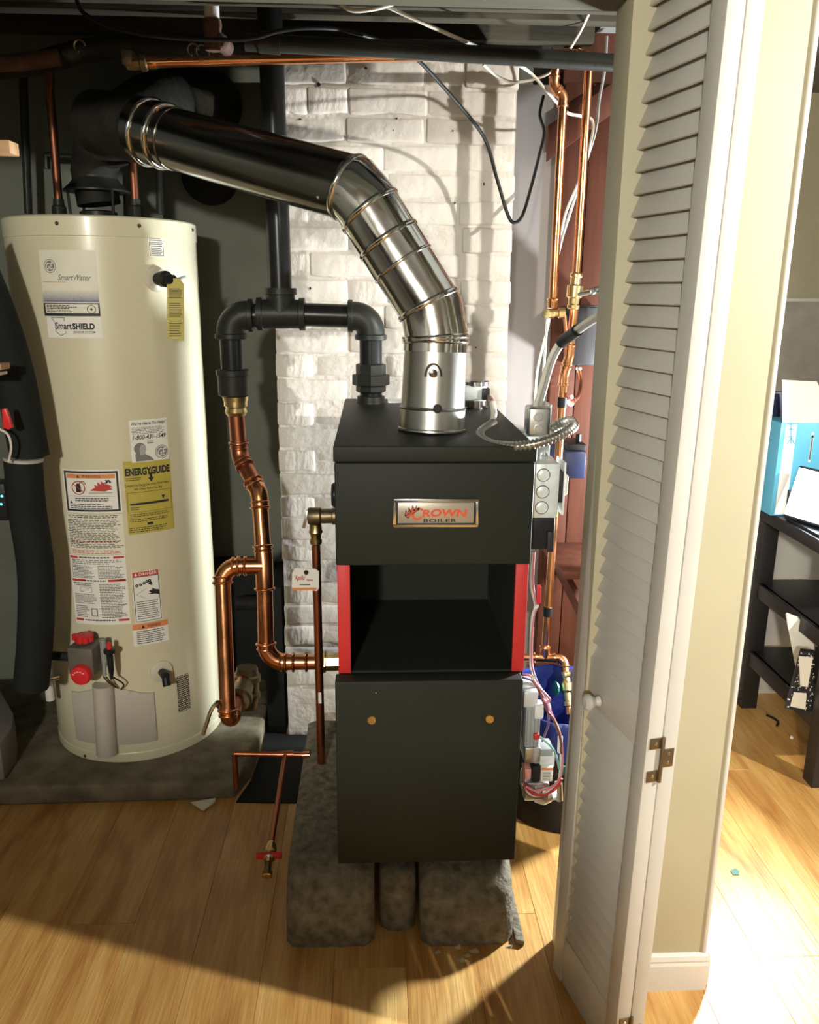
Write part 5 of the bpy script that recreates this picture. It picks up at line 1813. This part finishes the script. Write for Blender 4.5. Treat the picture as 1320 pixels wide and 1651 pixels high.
o = empty('drop_pipe', 'white pipe stub in a rusty elbow hanging from the ceiling', 'pipe')
t_, b_ = at(340, -6, 2.02), at(342, 42, 2.02)
rod(MB(), t_, b_, 0.0165, 20).build('stub', 'white_pipe', o)
lathe(MB(), b_ + V((0, 0, 0.012)), (0, 0, -1), [(0, 0.020), (0.012, 0.021), (0.02, 0.019), (0.050, 0.020), (0.06, 0.017)], 16).build('socket', 'rust', o)
tube(MB(), [at(345, 62, 2.02), at(358, 70, 2.03), at(366, 78, 2.06)], [0.019, 0.018, 0.016], 16).build('elbow', 'rust', o)
o = tube(MB(), [at(-30, 112, 2.20), at(60, 103, 2.20), at(130, 82, 2.22), at(220, 72, 2.24), at(420, 80, 2.27), at(520, 86, 2.29)], 0.026, 16).build('old_ceiling_pipe', 'old_pipe')
tag(o, 'crusty old pipe under the ceiling above the water heater', 'pipe')
o = tube(MB(), [at(-30, 104, 2.12), at(40, 100, 2.12), at(95, 92, 2.13)], 0.018, 14).build('rusty_pipe', 'rust')
tag(o, 'short rusty pipe in the dark top corner over the heater', 'pipe')
clp = MB()
for px, py in ((128, 74), (311, 80), (325, 82), (345, 84)):
    c = at(px, py, 2.17)
    tube(clp, [c + V((math.cos(a) * 0.013, 0, math.sin(a) * 0.013)) for a in [k * 0.5 for k in range(10)]], 0.0022, 6)
tag(clp.build('wire_ties', 'bronze'), 'bright twisted wire ties on the crusty ceiling pipe', 'wire', None, 'stuff')

# ------------------------------------------------------------------ dark insulated duct at the picture edge
du = empty('insulated_duct', 'black foam insulated hose hanging beside the water heater', 'hose')
pts = [at(-60, 380, 2.10), at(-10, 500, 2.10), at(22, 600, 2.12), at(40, 690, 2.12), at(48, 735, 2.12)]
tube(MB(), curve_pts(pts, 6), 0.048, 24).build('upper_sleeve', 'foam_insulation', du)
pts = [at(37, 742, 2.10), at(44, 820, 2.10), at(56, 900, 2.10), at(59, 960, 2.10), at(56, 1040, 2.10), at(50, 1106, 2.10)]
tube(MB(), curve_pts(pts, 6), [0.046] * 31, 24).build('lower_sleeve', 'foam_insulation', du)
lathe(MB(), at(38, 742, 2.10), (0.1, 0, 1), [(0, 0.0475), (0.008, 0.0475)], 24).build('sleeve_edge', 'grey_cable', du)
o = empty('small_stop_valve', 'small chrome stop at the heater foot beside the black hose', 'valve')
c = at(78, 1098, 2.24)
rod(MB(), c + V((-0.03, 0, 0)), c + V((0.02, 0.03, 0)), 0.009, 12).build('valve_body', 'bright_steel', o)
rod(MB(), c, c + V((0, 0, -0.06)), 0.012, 12).build('hose_end', 'white_pipe', o)
o = empty('red_lever_valve', 'red plastic lever of a shutoff at the picture edge', 'valve')
c = at(8, 680, 2.0)
prism(MB(), [at(2, 660, 2.0), at(9, 658, 2.0), at(13, 668, 2.0), at(20, 690, 2.0), at(13, 693, 2.0), at(5, 690, 2.0)], (0, 0.012, 0)).build('lever', 'red_plastic', o, bevel=0.002)
tube(MB(), curve_pts([at(-5, 690, 2.02), at(12, 700, 2.02), at(18, 720, 2.02), at(14, 745, 2.03)], 5), 0.003, 8).build('lead', 'white_cable', o)
sh2 = sbox('wooden_batten', tuple(at(-40, 246, 1.95)), tuple(at(30, 232, 2.0)), 'pine', None, bevel=0.002)
tag(sh2, 'end of an orange pine batten at the picture edge above the heater', 'batten')
sh3 = empty('shelf_bracket', 'pine block with white strip at the picture edge beside the heater', 'shelf')
a, b = at(-40, 597, 1.95), at(16, 584, 2.0)
box(MB(), (a.x, 1.95, a.z), (b.x, 2.0, b.z)).build('block', 'pine', sh3, bevel=0.002)
a, b = at(-40, 606, 1.95), at(12, 598, 2.0)
box(MB(), (a.x, 1.94, a.z), (b.x, 2.0, b.z)).build('strip', 'white_plastic', sh3, bevel=0.001)
ld = empty('router_box', 'black box with green lights in the dark at the picture edge', 'box')
a = at(-30, 840, 2.35)
b = at(6, 780, 2.35)
box(MB(), (a.x, 2.35, a.z), (b.x, 2.42, b.z)).build('case', 'black_plastic', ld, bevel=0.004)
for px, py in ((3, 800), (2, 813)):
    lathe(MB(), at(px, py, 2.349), (0, -1, 0), [(0, 0.004), (0.002, 0.003)], 10).build('light', 'led_green', ld)

# dark panel low on the wall between heater and chimney
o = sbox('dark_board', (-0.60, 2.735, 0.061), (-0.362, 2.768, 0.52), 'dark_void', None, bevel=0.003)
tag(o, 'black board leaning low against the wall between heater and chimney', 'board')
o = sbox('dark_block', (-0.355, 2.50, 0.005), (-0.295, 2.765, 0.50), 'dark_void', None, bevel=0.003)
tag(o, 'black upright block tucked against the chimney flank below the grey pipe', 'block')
o = rod(MB(), at(382, 973, 2.62), at(462, 969, 2.62), 0.024, 16).build('wall_pipe', 'old_pipe')
tag(o, 'grey horizontal pipe low behind the copper loop', 'pipe')
# paper scrap
mb = MB()
pp = [atz(307, 1294, 0.006), atz(348, 1287, 0.018), atz(346, 1294, 0.010), atz(327, 1308, 0.004)]
mb.add(pp + [p + V((0, 0, 0.0015)) for p in pp], [(0, 1, 2, 3), (7, 6, 5, 4), (0, 1, 5, 4), (1, 2, 6, 5), (2, 3, 7, 6), (3, 0, 4, 7)])
tag(mb.build('paper_scrap', 'paper_cream', None, smooth=0), 'crumpled triangular paper scrap on the floor before the pad', 'paper')

# ------------------------------------------------------------------ waste bin with blue bag
bn = empty('waste_bin', 'black round bin lined with a blue bag behind the boiler flank', 'bin')
bc = V((0.535, 2.075, 0))
HB, RB = 0.335, 0.180
lathe(MB(), bc, (0, 0, 1), [(0.0, RB - 0.022), (0.004, RB - 0.016), (HB, RB), (HB, RB - 0.006), (0.012, RB - 0.024), (0.012, 0.01)], 40, False).build('bin_body', 'black_plastic', bn)
mb = MB()
n = 48
rr = random.Random(9)
wob = [rr.uniform(-1, 1) for _ in range(n)]
vs, fs = [], []
rows = [(-0.090, RB + 0.004), (-0.05, RB + 0.006), (-0.004, RB + 0.006), (0.004, RB + 0.001), (0.0, RB - 0.010), (-0.08, RB - 0.016), (-0.22, RB - 0.03)]
for dz, r in rows:
    for k in range(n):
        a = 2 * PI * k / n
        e = 0.004 * wob[k] + 0.003 * math.sin(a * 9)
        vs.append(bc + V((math.cos(a) * (r + e * 0.6), math.sin(a) * (r + e * 0.6), HB + dz + (0.018 * math.sin(a * 5 + 1) + 0.008 * wob[k] if dz < -0.08 and r > RB else 0))))
for i in range(len(rows) - 1):
    for k in range(n):
        k2 = (k + 1) % n
        fs.append((i * n + k, i * n + k2, (i + 1) * n + k2, (i + 1) * n + k))
mb.add(vs, fs)
mb.build('bag', 'blue_bag', bn, smooth=60)

# ------------------------------------------------------------------ gas control on the boiler flank
gcn = empty('burner_control', 'burner control with white transformer, gas valve and loose wires on the boiler flank', 'control')
YG = 1.66
fx0 = BX1 + 0.001


def gbox(name, px0, py0, px1, py1, m, dy=0.07, y=YG, parent=gcn, bevel=0.003):
    a, b = at(px0, py1, y), at(px1, py0, y)
    return box(MB(), (max(fx0, a.x), y, a.z), (b.x, y + dy, b.z)).build(name, m, parent, bevel=bevel)


tr = gbox('transformer', 845, 1140, 872, 1205, 'grey_plastic', 0.08)
gbox('cover', 843, 1116, 868, 1141, 'white_foil', 0.085, YG - 0.004)
gbox('plug', 861, 1138, 877, 1160, 'white_plastic', 0.03, YG - 0.012)
for k in range(4):
    gbox('fin', 848 + 6 * k, 1146, 851 + 6 * k, 1204, 'galvanised_dull', 0.01, YG - 0.004, tr, 0.0008)
gbox('terminal_block', 860, 1184, 870, 1194, 'wire_red', 0.01, YG - 0.008)
gbox('bracket', 845, 1206, 872, 1231, 'galvanised_dull', 0.07, YG - 0.006)
gbox('bracket', 871, 1208, 892, 1220, 'grey_plastic', 0.05, YG)
gbox('valve_cover', 860, 1214, 895, 1238, 'white_foil', 0.06, YG + 0.004)
gbox('connector', 845, 1240, 857, 1257, 'pink_plastic', 0.03, YG - 0.010)
gbox('switch_head', 857, 1236, 872, 1261, 'black_plastic', 0.04, YG - 0.010)
lab = gbox('rating_label', 871, 1237, 892, 1261, 'paper', 0.04, YG - 0.008)
a, b = at(872, 1242, YG - 0.0085), at(891.5, 1238, YG - 0.0085)
sbox('print', (a.x, YG - 0.0088, a.z), (b.x, YG - 0.008, b.z), 'ink_orange', lab)
rr = random.Random(11)
for k in range(6):
    py = 1245 + k * 2.4
    a, b = at(874, py + 0.8, YG - 0.0085), at(874 + rr.uniform(10, 16), py, YG - 0.0085)
    sbox('print', (a.x, YG - 0.0088, a.z), (b.x, YG - 0.008, b.z), 'ink_grey', lab)
vbd = gbox('gas_valve_body', 845, 1262, 886, 1292, 'galvanised_dull', 0.07, YG, bevel=0.006)
for k, px in enumerate((852, 864, 877)):
    c = at(px, 1274, YG)
    lathe(MB(), V((max(c.x, fx0 + 0.01), YG, c.z)), (0, -1, 0), [(0, 0.009), (0.008, 0.009), (0.010, 0.006)], 12).build('valve_port', 'bright_steel', vbd)
c = at(873, 1300, YG + 0.03)
lathe(MB(), V((c.x, YG + 0.03, at(870, 1292, YG).z)), (0, 0, -1), [(0, 0.026), (0.010, 0.026), (0.016, 0.022), (0.022, 0.012)], 6).build('valve_foot', 'galvanised_dull', vbd)
gbox('mounting_bar', 845, 1286, 906, 1292, 'zinc', 0.03, YG + 0.03)
rod(MB(), at(901, 1262, YG + 0.03), at(902, 1290, YG + 0.03), 0.008, 12).build('gas_tap', 'galvanised_dull', gcn)
lathe(MB(), at(907, 1240, YG + 0.02), (0.3, -1, 0.2), [(0, 0.010), (0.014, 0.011), (0.016, 0.006)], 10).build('wire_nut', 'green_plastic', gcn)


def wire(pts, r, m, y=1.66):
    P3 = [at(p[0], p[1], p[2] if len(p) > 2 else y) for p in pts]
    return tube(MB(), curve_pts(P3, 6), r, 8).build('wire', m, gcn)


wire([(858, 890, 1.70), (855, 940, 1.72), (862, 975, 1.74), (857, 1000, 1.74), (855, 1060, 1.74), (858, 1088, 1.72), (872, 1110, 1.68), (885, 1135, 1.66), (888, 1150, 1.65), (900, 1175, 1.64), (904, 1205, 1.64), (902, 1250, 1.64), (895, 1265, 1.64), (870, 1283, 1.63), (850, 1278, 1.63), (842, 1262, 1.64)], 0.0028, 'white_cable')
wire([(861, 890, 1.70), (859, 940, 1.72), (864, 978, 1.74), (859, 1000, 1.74), (857, 1060, 1.73), (862, 1090, 1.70), (876, 1120, 1.67), (888, 1148, 1.65), (902, 1180, 1.64), (906, 1210, 1.64), (904, 1250, 1.64), (890, 1268, 1.63), (865, 1275, 1.63), (847, 1268, 1.63)], 0.0026, 'wire_pink')
wire([(842, 1088, 1.66), (855, 1090, 1.66), (866, 1105, 1.65), (880, 1120, 1.64), (886, 1128, 1.64), (880, 1132, 1.64), (870, 1118, 1.65)], 0.0030, 'wire_pink')
wire([(842, 1092, 1.66), (858, 1098, 1.66), (872, 1116, 1.65), (882, 1140, 1.64), (884, 1165, 1.64), (878, 1185, 1.65), (874, 1195, 1.66)], 0.0026, 'wire_purple')
wire([(866, 1104, 1.65), (880, 1142, 1.64), (892, 1160, 1.63), (903, 1190, 1.63), (905, 1215, 1.63)], 0.0028, 'wire_brown')
wire([(870, 1188, 1.65), (885, 1200, 1.64), (895, 1215, 1.64), (902, 1240, 1.64)], 0.0030, 'wire_teal')
wire([(845, 1262, 1.65), (856, 1278, 1.63), (875, 1282, 1.63), (895, 1272, 1.64), (905, 1255, 1.64)], 0.0032, 'wire_red')
wire([(842, 1230, 1.66), (844, 1250, 1.64), (846, 1275, 1.63), (858, 1285, 1.63), (880, 1288, 1.63)], 0.0026, 'wire_brown')
for pts, m in (((860, 1092), 'white_plastic'), ((898, 1262), 'white_plastic'), ((864, 978), 'white_plastic')):
    c = at(*pts, 1.65 if pts[1] > 1000 else 1.735)
    obox(MB(), c, (0.005, 0, 0.002), (0, 0.004, 0), (0, 0, 0.004)).build('cable_tie', m, gcn, bevel=0.001)
c = at(903, 1200, 1.64)
rod(MB(), c + V((0, 0, -0.02)), c + V((-0.001, 0, 0.02)), 0.0055, 10).build('splice', 'white_plastic', gcn)
# red lever pump tag seen behind the wires
rd = prism(MB(), [at(866, 945, 1.735), at(872, 945, 1.735), at(872, 972, 1.735), at(866, 975, 1.735)], (0, 0.01, 0)).build('red_clip', 'red_plastic', gcn, bevel=0.001)
rd['label'] = 'small red plastic clip'
# blue box on the shelf at the rear
bb = empty('blue_tank', 'dark blue box with black top fixed to the brown boards', 'box')
a, b = at(908, 772, 2.42), at(946, 728, 2.42)
box(MB(), (a.x, 2.42, a.z), (b.x, 2.667, b.z)).build('case', 'dark_blue', bb, bevel=0.006)
c = at(934, 728, 2.45)
box(MB(), (a.x + 0.01, 2.43, b.z), (b.x, 2.55, b.z + 0.02)).build('top', 'black_plastic', bb, bevel=0.003)
rod(MB(), V((c.x, 2.47, b.z + 0.018)), V((c.x, 2.47, b.z + 0.045)), 0.009, 10).build('post', 'black_plastic', bb)

# ================================================================== NEIGHBOURING ROOM
tb_ = empty('table', 'black wooden table with lower shelves standing behind the yellow wall', 'table')
TZ = 0.75
x0t, x1t, y0t, y1t = 1.300, 1.95, 2.105, 2.645
box(MB(), (x0t - 0.042, y0t - 0.012, TZ - 0.04), (x1t, y1t + 0.01, TZ)).build('tabletop', 'black_table', tb_, bevel=0.003)
for xa, ya in ((x0t, y0t), (x0t, y1t - 0.055), (x1t - 0.06, y0t), (x1t - 0.06, y1t - 0.055)):
    box(MB(), (xa, ya, 0), (xa + 0.055, ya + 0.055, TZ - 0.04)).build('leg', 'black_table', tb_, bevel=0.002)
for zz in (0.22, 0.47):
    box(MB(), (x0t + 0.012, y0t + 0.02, zz - 0.03), (x1t - 0.02, y1t - 0.02, zz)).build('shelf', 'black_table', tb_, bevel=0.002)
    box(MB(), (x0t + 0.004, y0t + 0.05, zz - 0.05), (x0t + 0.024, y1t - 0.05, zz + 0.0)).build('rail', 'black_table', tb_, bevel=0.002)
wp = sbox('white_board', (1.22, 2.70, 0), (2.2, 2.72, 0.70), 'white_trim', None, bevel=0.002)
tag(wp, 'white board standing behind the dark table', 'board')
# notebooks on the lower shelf
nb = empty('notebook', 'black and white marbled notebook leaning on the lower table shelf', 'notebook')
yn = 2.185
pl = [at(1289, 1050, yn), at(1311, 1052, yn), at(1308, 1150, yn), at(1264, 1142, yn)]
prism(MB(), pl, (0.012, 0.02, 0)).build('cover', 'ink_black', nb, smooth=0)
rr = random.Random(4)
mb = MB()
for k in range(90):
    u, v = rr.random(), rr.random()
    p = (pl[0] * (1 - u) + pl[1] * u) * (1 - v) + (pl[3] * (1 - u) + pl[2] * u) * v + V((0, -0.0012, 0))
    mb.add([p, p + V((rr.uniform(.003, .007), 0, rr.uniform(-.003, .003))), p + V((rr.uniform(0, .004), 0, rr.uniform(.003, .006)))], [(0, 1, 2)])
mb.build('marbling', 'paper', nb, smooth=0)
prism(MB(), [at(1288, 1058, yn - 0.003), at(1310, 1060, yn - 0.003), at(1302, 1108, yn - 0.003), at(1290, 1106, yn - 0.003)], (0, 0.002, 0)).build('title_panel', 'paper', nb, smooth=0)
prism(MB(), [at(1280, 1116, yn - 0.003), at(1300, 1118, yn - 0.003), at(1298, 1144, yn - 0.003), at(1274, 1139, yn - 0.003)], (0, 0.002, 0)).build('title_panel', 'paper', nb, smooth=0)
o = prism(MB(), [at(1266, 990, 2.30), at(1312, 1008, 2.30), at(1312, 1050, 2.30), at(1282, 1075, 2.30)], (0.01, 0.012, 0)).build('paper_sheet', 'paper', None, smooth=0)
tag(o, 'white sheets standing behind the marbled notebook on the lower shelf', 'paper')
# blue and white carton on the table
ct = empty('carton', 'blue and white open carton on the dark table', 'carton')
yc = 2.44
a, b = at(1252, 830, yc), at(1318, 680, yc)
cx0, cx1, cz1 = at(1250, 760, yc).x, at(1345, 700, yc).x, at(1300, 682, yc).z
box(MB(), (cx0, yc, TZ), (cx1, yc + 0.13, cz1)).build('body', 'blue_box', ct, bevel=0.003)
prism(MB(), [(cx0 + 0.004, yc + 0.002, cz1), (cx1, yc + 0.002, cz1), (cx1 - 0.05, yc + 0.05, cz1 + 0.12), (cx0 + 0.010, yc + 0.05, cz1 + 0.125)], (0, 0.003, 0)).build('flap', 'cardboard', ct, smooth=0)
a = at(1266, 690, yc)
b = at(1284, 690, yc)
box(MB(), (a.x, yc - 0.001, TZ + 0.005), (b.x, yc + 0.001, cz1 - 0.004)).build('white_strip', 'paper', ct)
mb = MB()
c0_, c1_ = at(1302, 745, yc), at(1312, 697, yc)
box(MB(), (c0_.x, yc - 0.001, c0_.z), (c1_.x, yc + 0.001, c1_.z)).build('arrow_panel', 'paper', ct)
for dx in (0.32, 0.68):
    xx = c0_.x + (c1_.x - c0_.x) * dx
    box(mb, (xx - 0.0008, yc - 0.0016, c0_.z + 0.008), (xx + 0.0008, yc - 0.001, c1_.z - 0.016))
    mb.add([(xx - 0.003, yc - 0.0014, c1_.z - 0.016), (xx + 0.003, yc - 0.0014, c1_.z - 0.016), (xx, yc - 0.0014, c1_.z - 0.006)], [(0, 1, 2)])
mb.build('arrows', 'ink_black', ct, smooth=0)
mb = MB()
for (pa_, pb_) in (((1271, 684), (1279, 684)), ((1275, 684), (1275, 700)), ((1269, 704), (1281, 704)), ((1275, 700), (1275, 716)), ((1275, 706), (1269, 716)), ((1275, 706), (1281, 716)), ((1271, 692), (1279, 692))):
    p, q = at(*pa_, yc - 0.002), at(*pb_, yc - 0.002)
    d = (q - p)
    obox(mb, (p + q) / 2, d / 2, V((0, 0.0004, 0)), d.cross(V((0, 1, 0))).normalized() * 0.0014)
mb.build('symbols', 'blue_box', ct, smooth=0)
ps = sbox('dark_monitor', (1.262, 2.60, TZ), (1.40, 2.63, at(1250, 632, 2.6).z), 'dark_blue', None, bevel=0.004)
tag(ps, 'slim dark blue panel standing beside the blue carton', 'panel')
# work lamp
wl = empty('work_lamp', 'glaring LED work lamp on the dark table', 'lamp')
ax = (V((0.25, 1.90, 1.15)) - LAMP_B).normalized()
ah = V((0, 0, 1)).cross(ax).normalized()
av = ax.cross(ah).normalized()
obox(MB(), LAMP_B - ax * 0.012, ah * 0.095, ax * 0.018, av * 0.080).build('housing', 'black_plastic', wl, bevel=0.006)
obox(MB(), LAMP_B + ax * 0.0075, ah * 0.087, ax * 0.002, av * 0.072).build('light_panel', 'lamp_face', wl)
for sg in (1, -1):
    q_ = LAMP_B + ah * 0.102 * sg
    rod(MB(), q_, V((q_.x, q_.y, TZ + 0.006)), 0.006, 10).build('stand', 'black_plastic', wl)
box(MB(), (LAMP_B.x - 0.035, LAMP_B.y - 0.09, TZ), (LAMP_B.x + 0.13, LAMP_B.y + 0.10, TZ + 0.010)).build('foot', 'black_plastic', wl, bevel=0.002)
# bits on the floor
o = tube(MB(), curve_pts([atz(1236, 1153, 0.004), atz(1247, 1158, 0.004), atz(1254, 1164, 0.004), atz(1252, 1170, 0.004)], 6), 0.004, 8).build('cable_offcut', 'black_cable')
tag(o, 'short curved black cable piece on the floor by the table', 'cable')
o = prism(MB(), [atz(1177, 1404, 0.001), atz(1185, 1400, 0.001), atz(1192, 1405, 0.001), atz(1191, 1411, 0.001), atz(1182, 1411, 0.001)], (0, 0, 0.001)).build('plastic_shard', 'green_plastic', None, smooth=0)
tag(o, 'small dark green shard lying on the plank floor', 'shard')
o = lathe(MB(), atz(1276, 1190, 0.0), (0, 0, 1), [(0, 0.006), (0.006, 0.005), (0.008, 0.002)], 8).build('white_crumb', 'paper')
tag(o, 'tiny white crumb on the floor by the table leg', 'crumb')

# ================================================================== LAMPS OF THE FRONT ROOM
cl = empty('ceiling_lamp', 'ceiling spotlight in the front room aimed at the closet', 'lamp')
lathe(MB(), V((LAMP_A.x, LAMP_A.y, CEIL)), (0, 0, -1), [(0, 0.05), (0.006, 0.05), (0.012, 0.03)], 24).build('base', 'white_plastic', cl)
cl2 = empty('ceiling_lamp', 'globe ceiling lamp behind the camera', 'lamp')
lathe(MB(), V((LAMP_C.x, LAMP_C.y, CEIL)), (0, 0, -1), [(0, 0.09), (0.008, 0.09), (0.02, 0.05)], 24).build('base', 'white_plastic', cl2)
# unseen chest-high cabinet, added to shade the low closet from that lamp
tc = empty('added_shade_cabinet', 'added unseen cabinet behind the camera that shades the closet floor', 'cabinet')
CX, CYb, CH = (-2.55, -0.25), (-1.20, -0.80), 1.37
box(MB(), (CX[0], CYb[0], 0.06), (CX[1], CYb[1], CH - 0.03)).build('carcass', 'red_wood', tc, bevel=0.003)
box(MB(), (CX[0] - 0.01, CYb[0] - 0.01, CH - 0.03), (CX[1] + 0.01, CYb[1] + 0.01, CH)).build('top', 'red_wood', tc, bevel=0.003)
box(MB(), (CX[0] + 0.03, CYb[0] + 0.03, 0.0), (CX[1] - 0.03, CYb[1] - 0.03, 0.06)).build('plinth', 'red_wood', tc)
for k in range(4):
    xa = CX[0] + 0.02 + k * 0.565
    d_ = box(MB(), (xa, CYb[1], 0.09), (xa + 0.555, CYb[1] + 0.018, CH - 0.05)).build('door', 'red_wood', tc, bevel=0.003)
    lathe(MB(), V((xa + 0.50, CYb[1] + 0.018, 0.85)), (0, 1, 0), [(0, 0.008), (0.015, 0.008), (0.02, 0.015), (0.03, 0.014)], 14).build('knob', 'brass', d_)
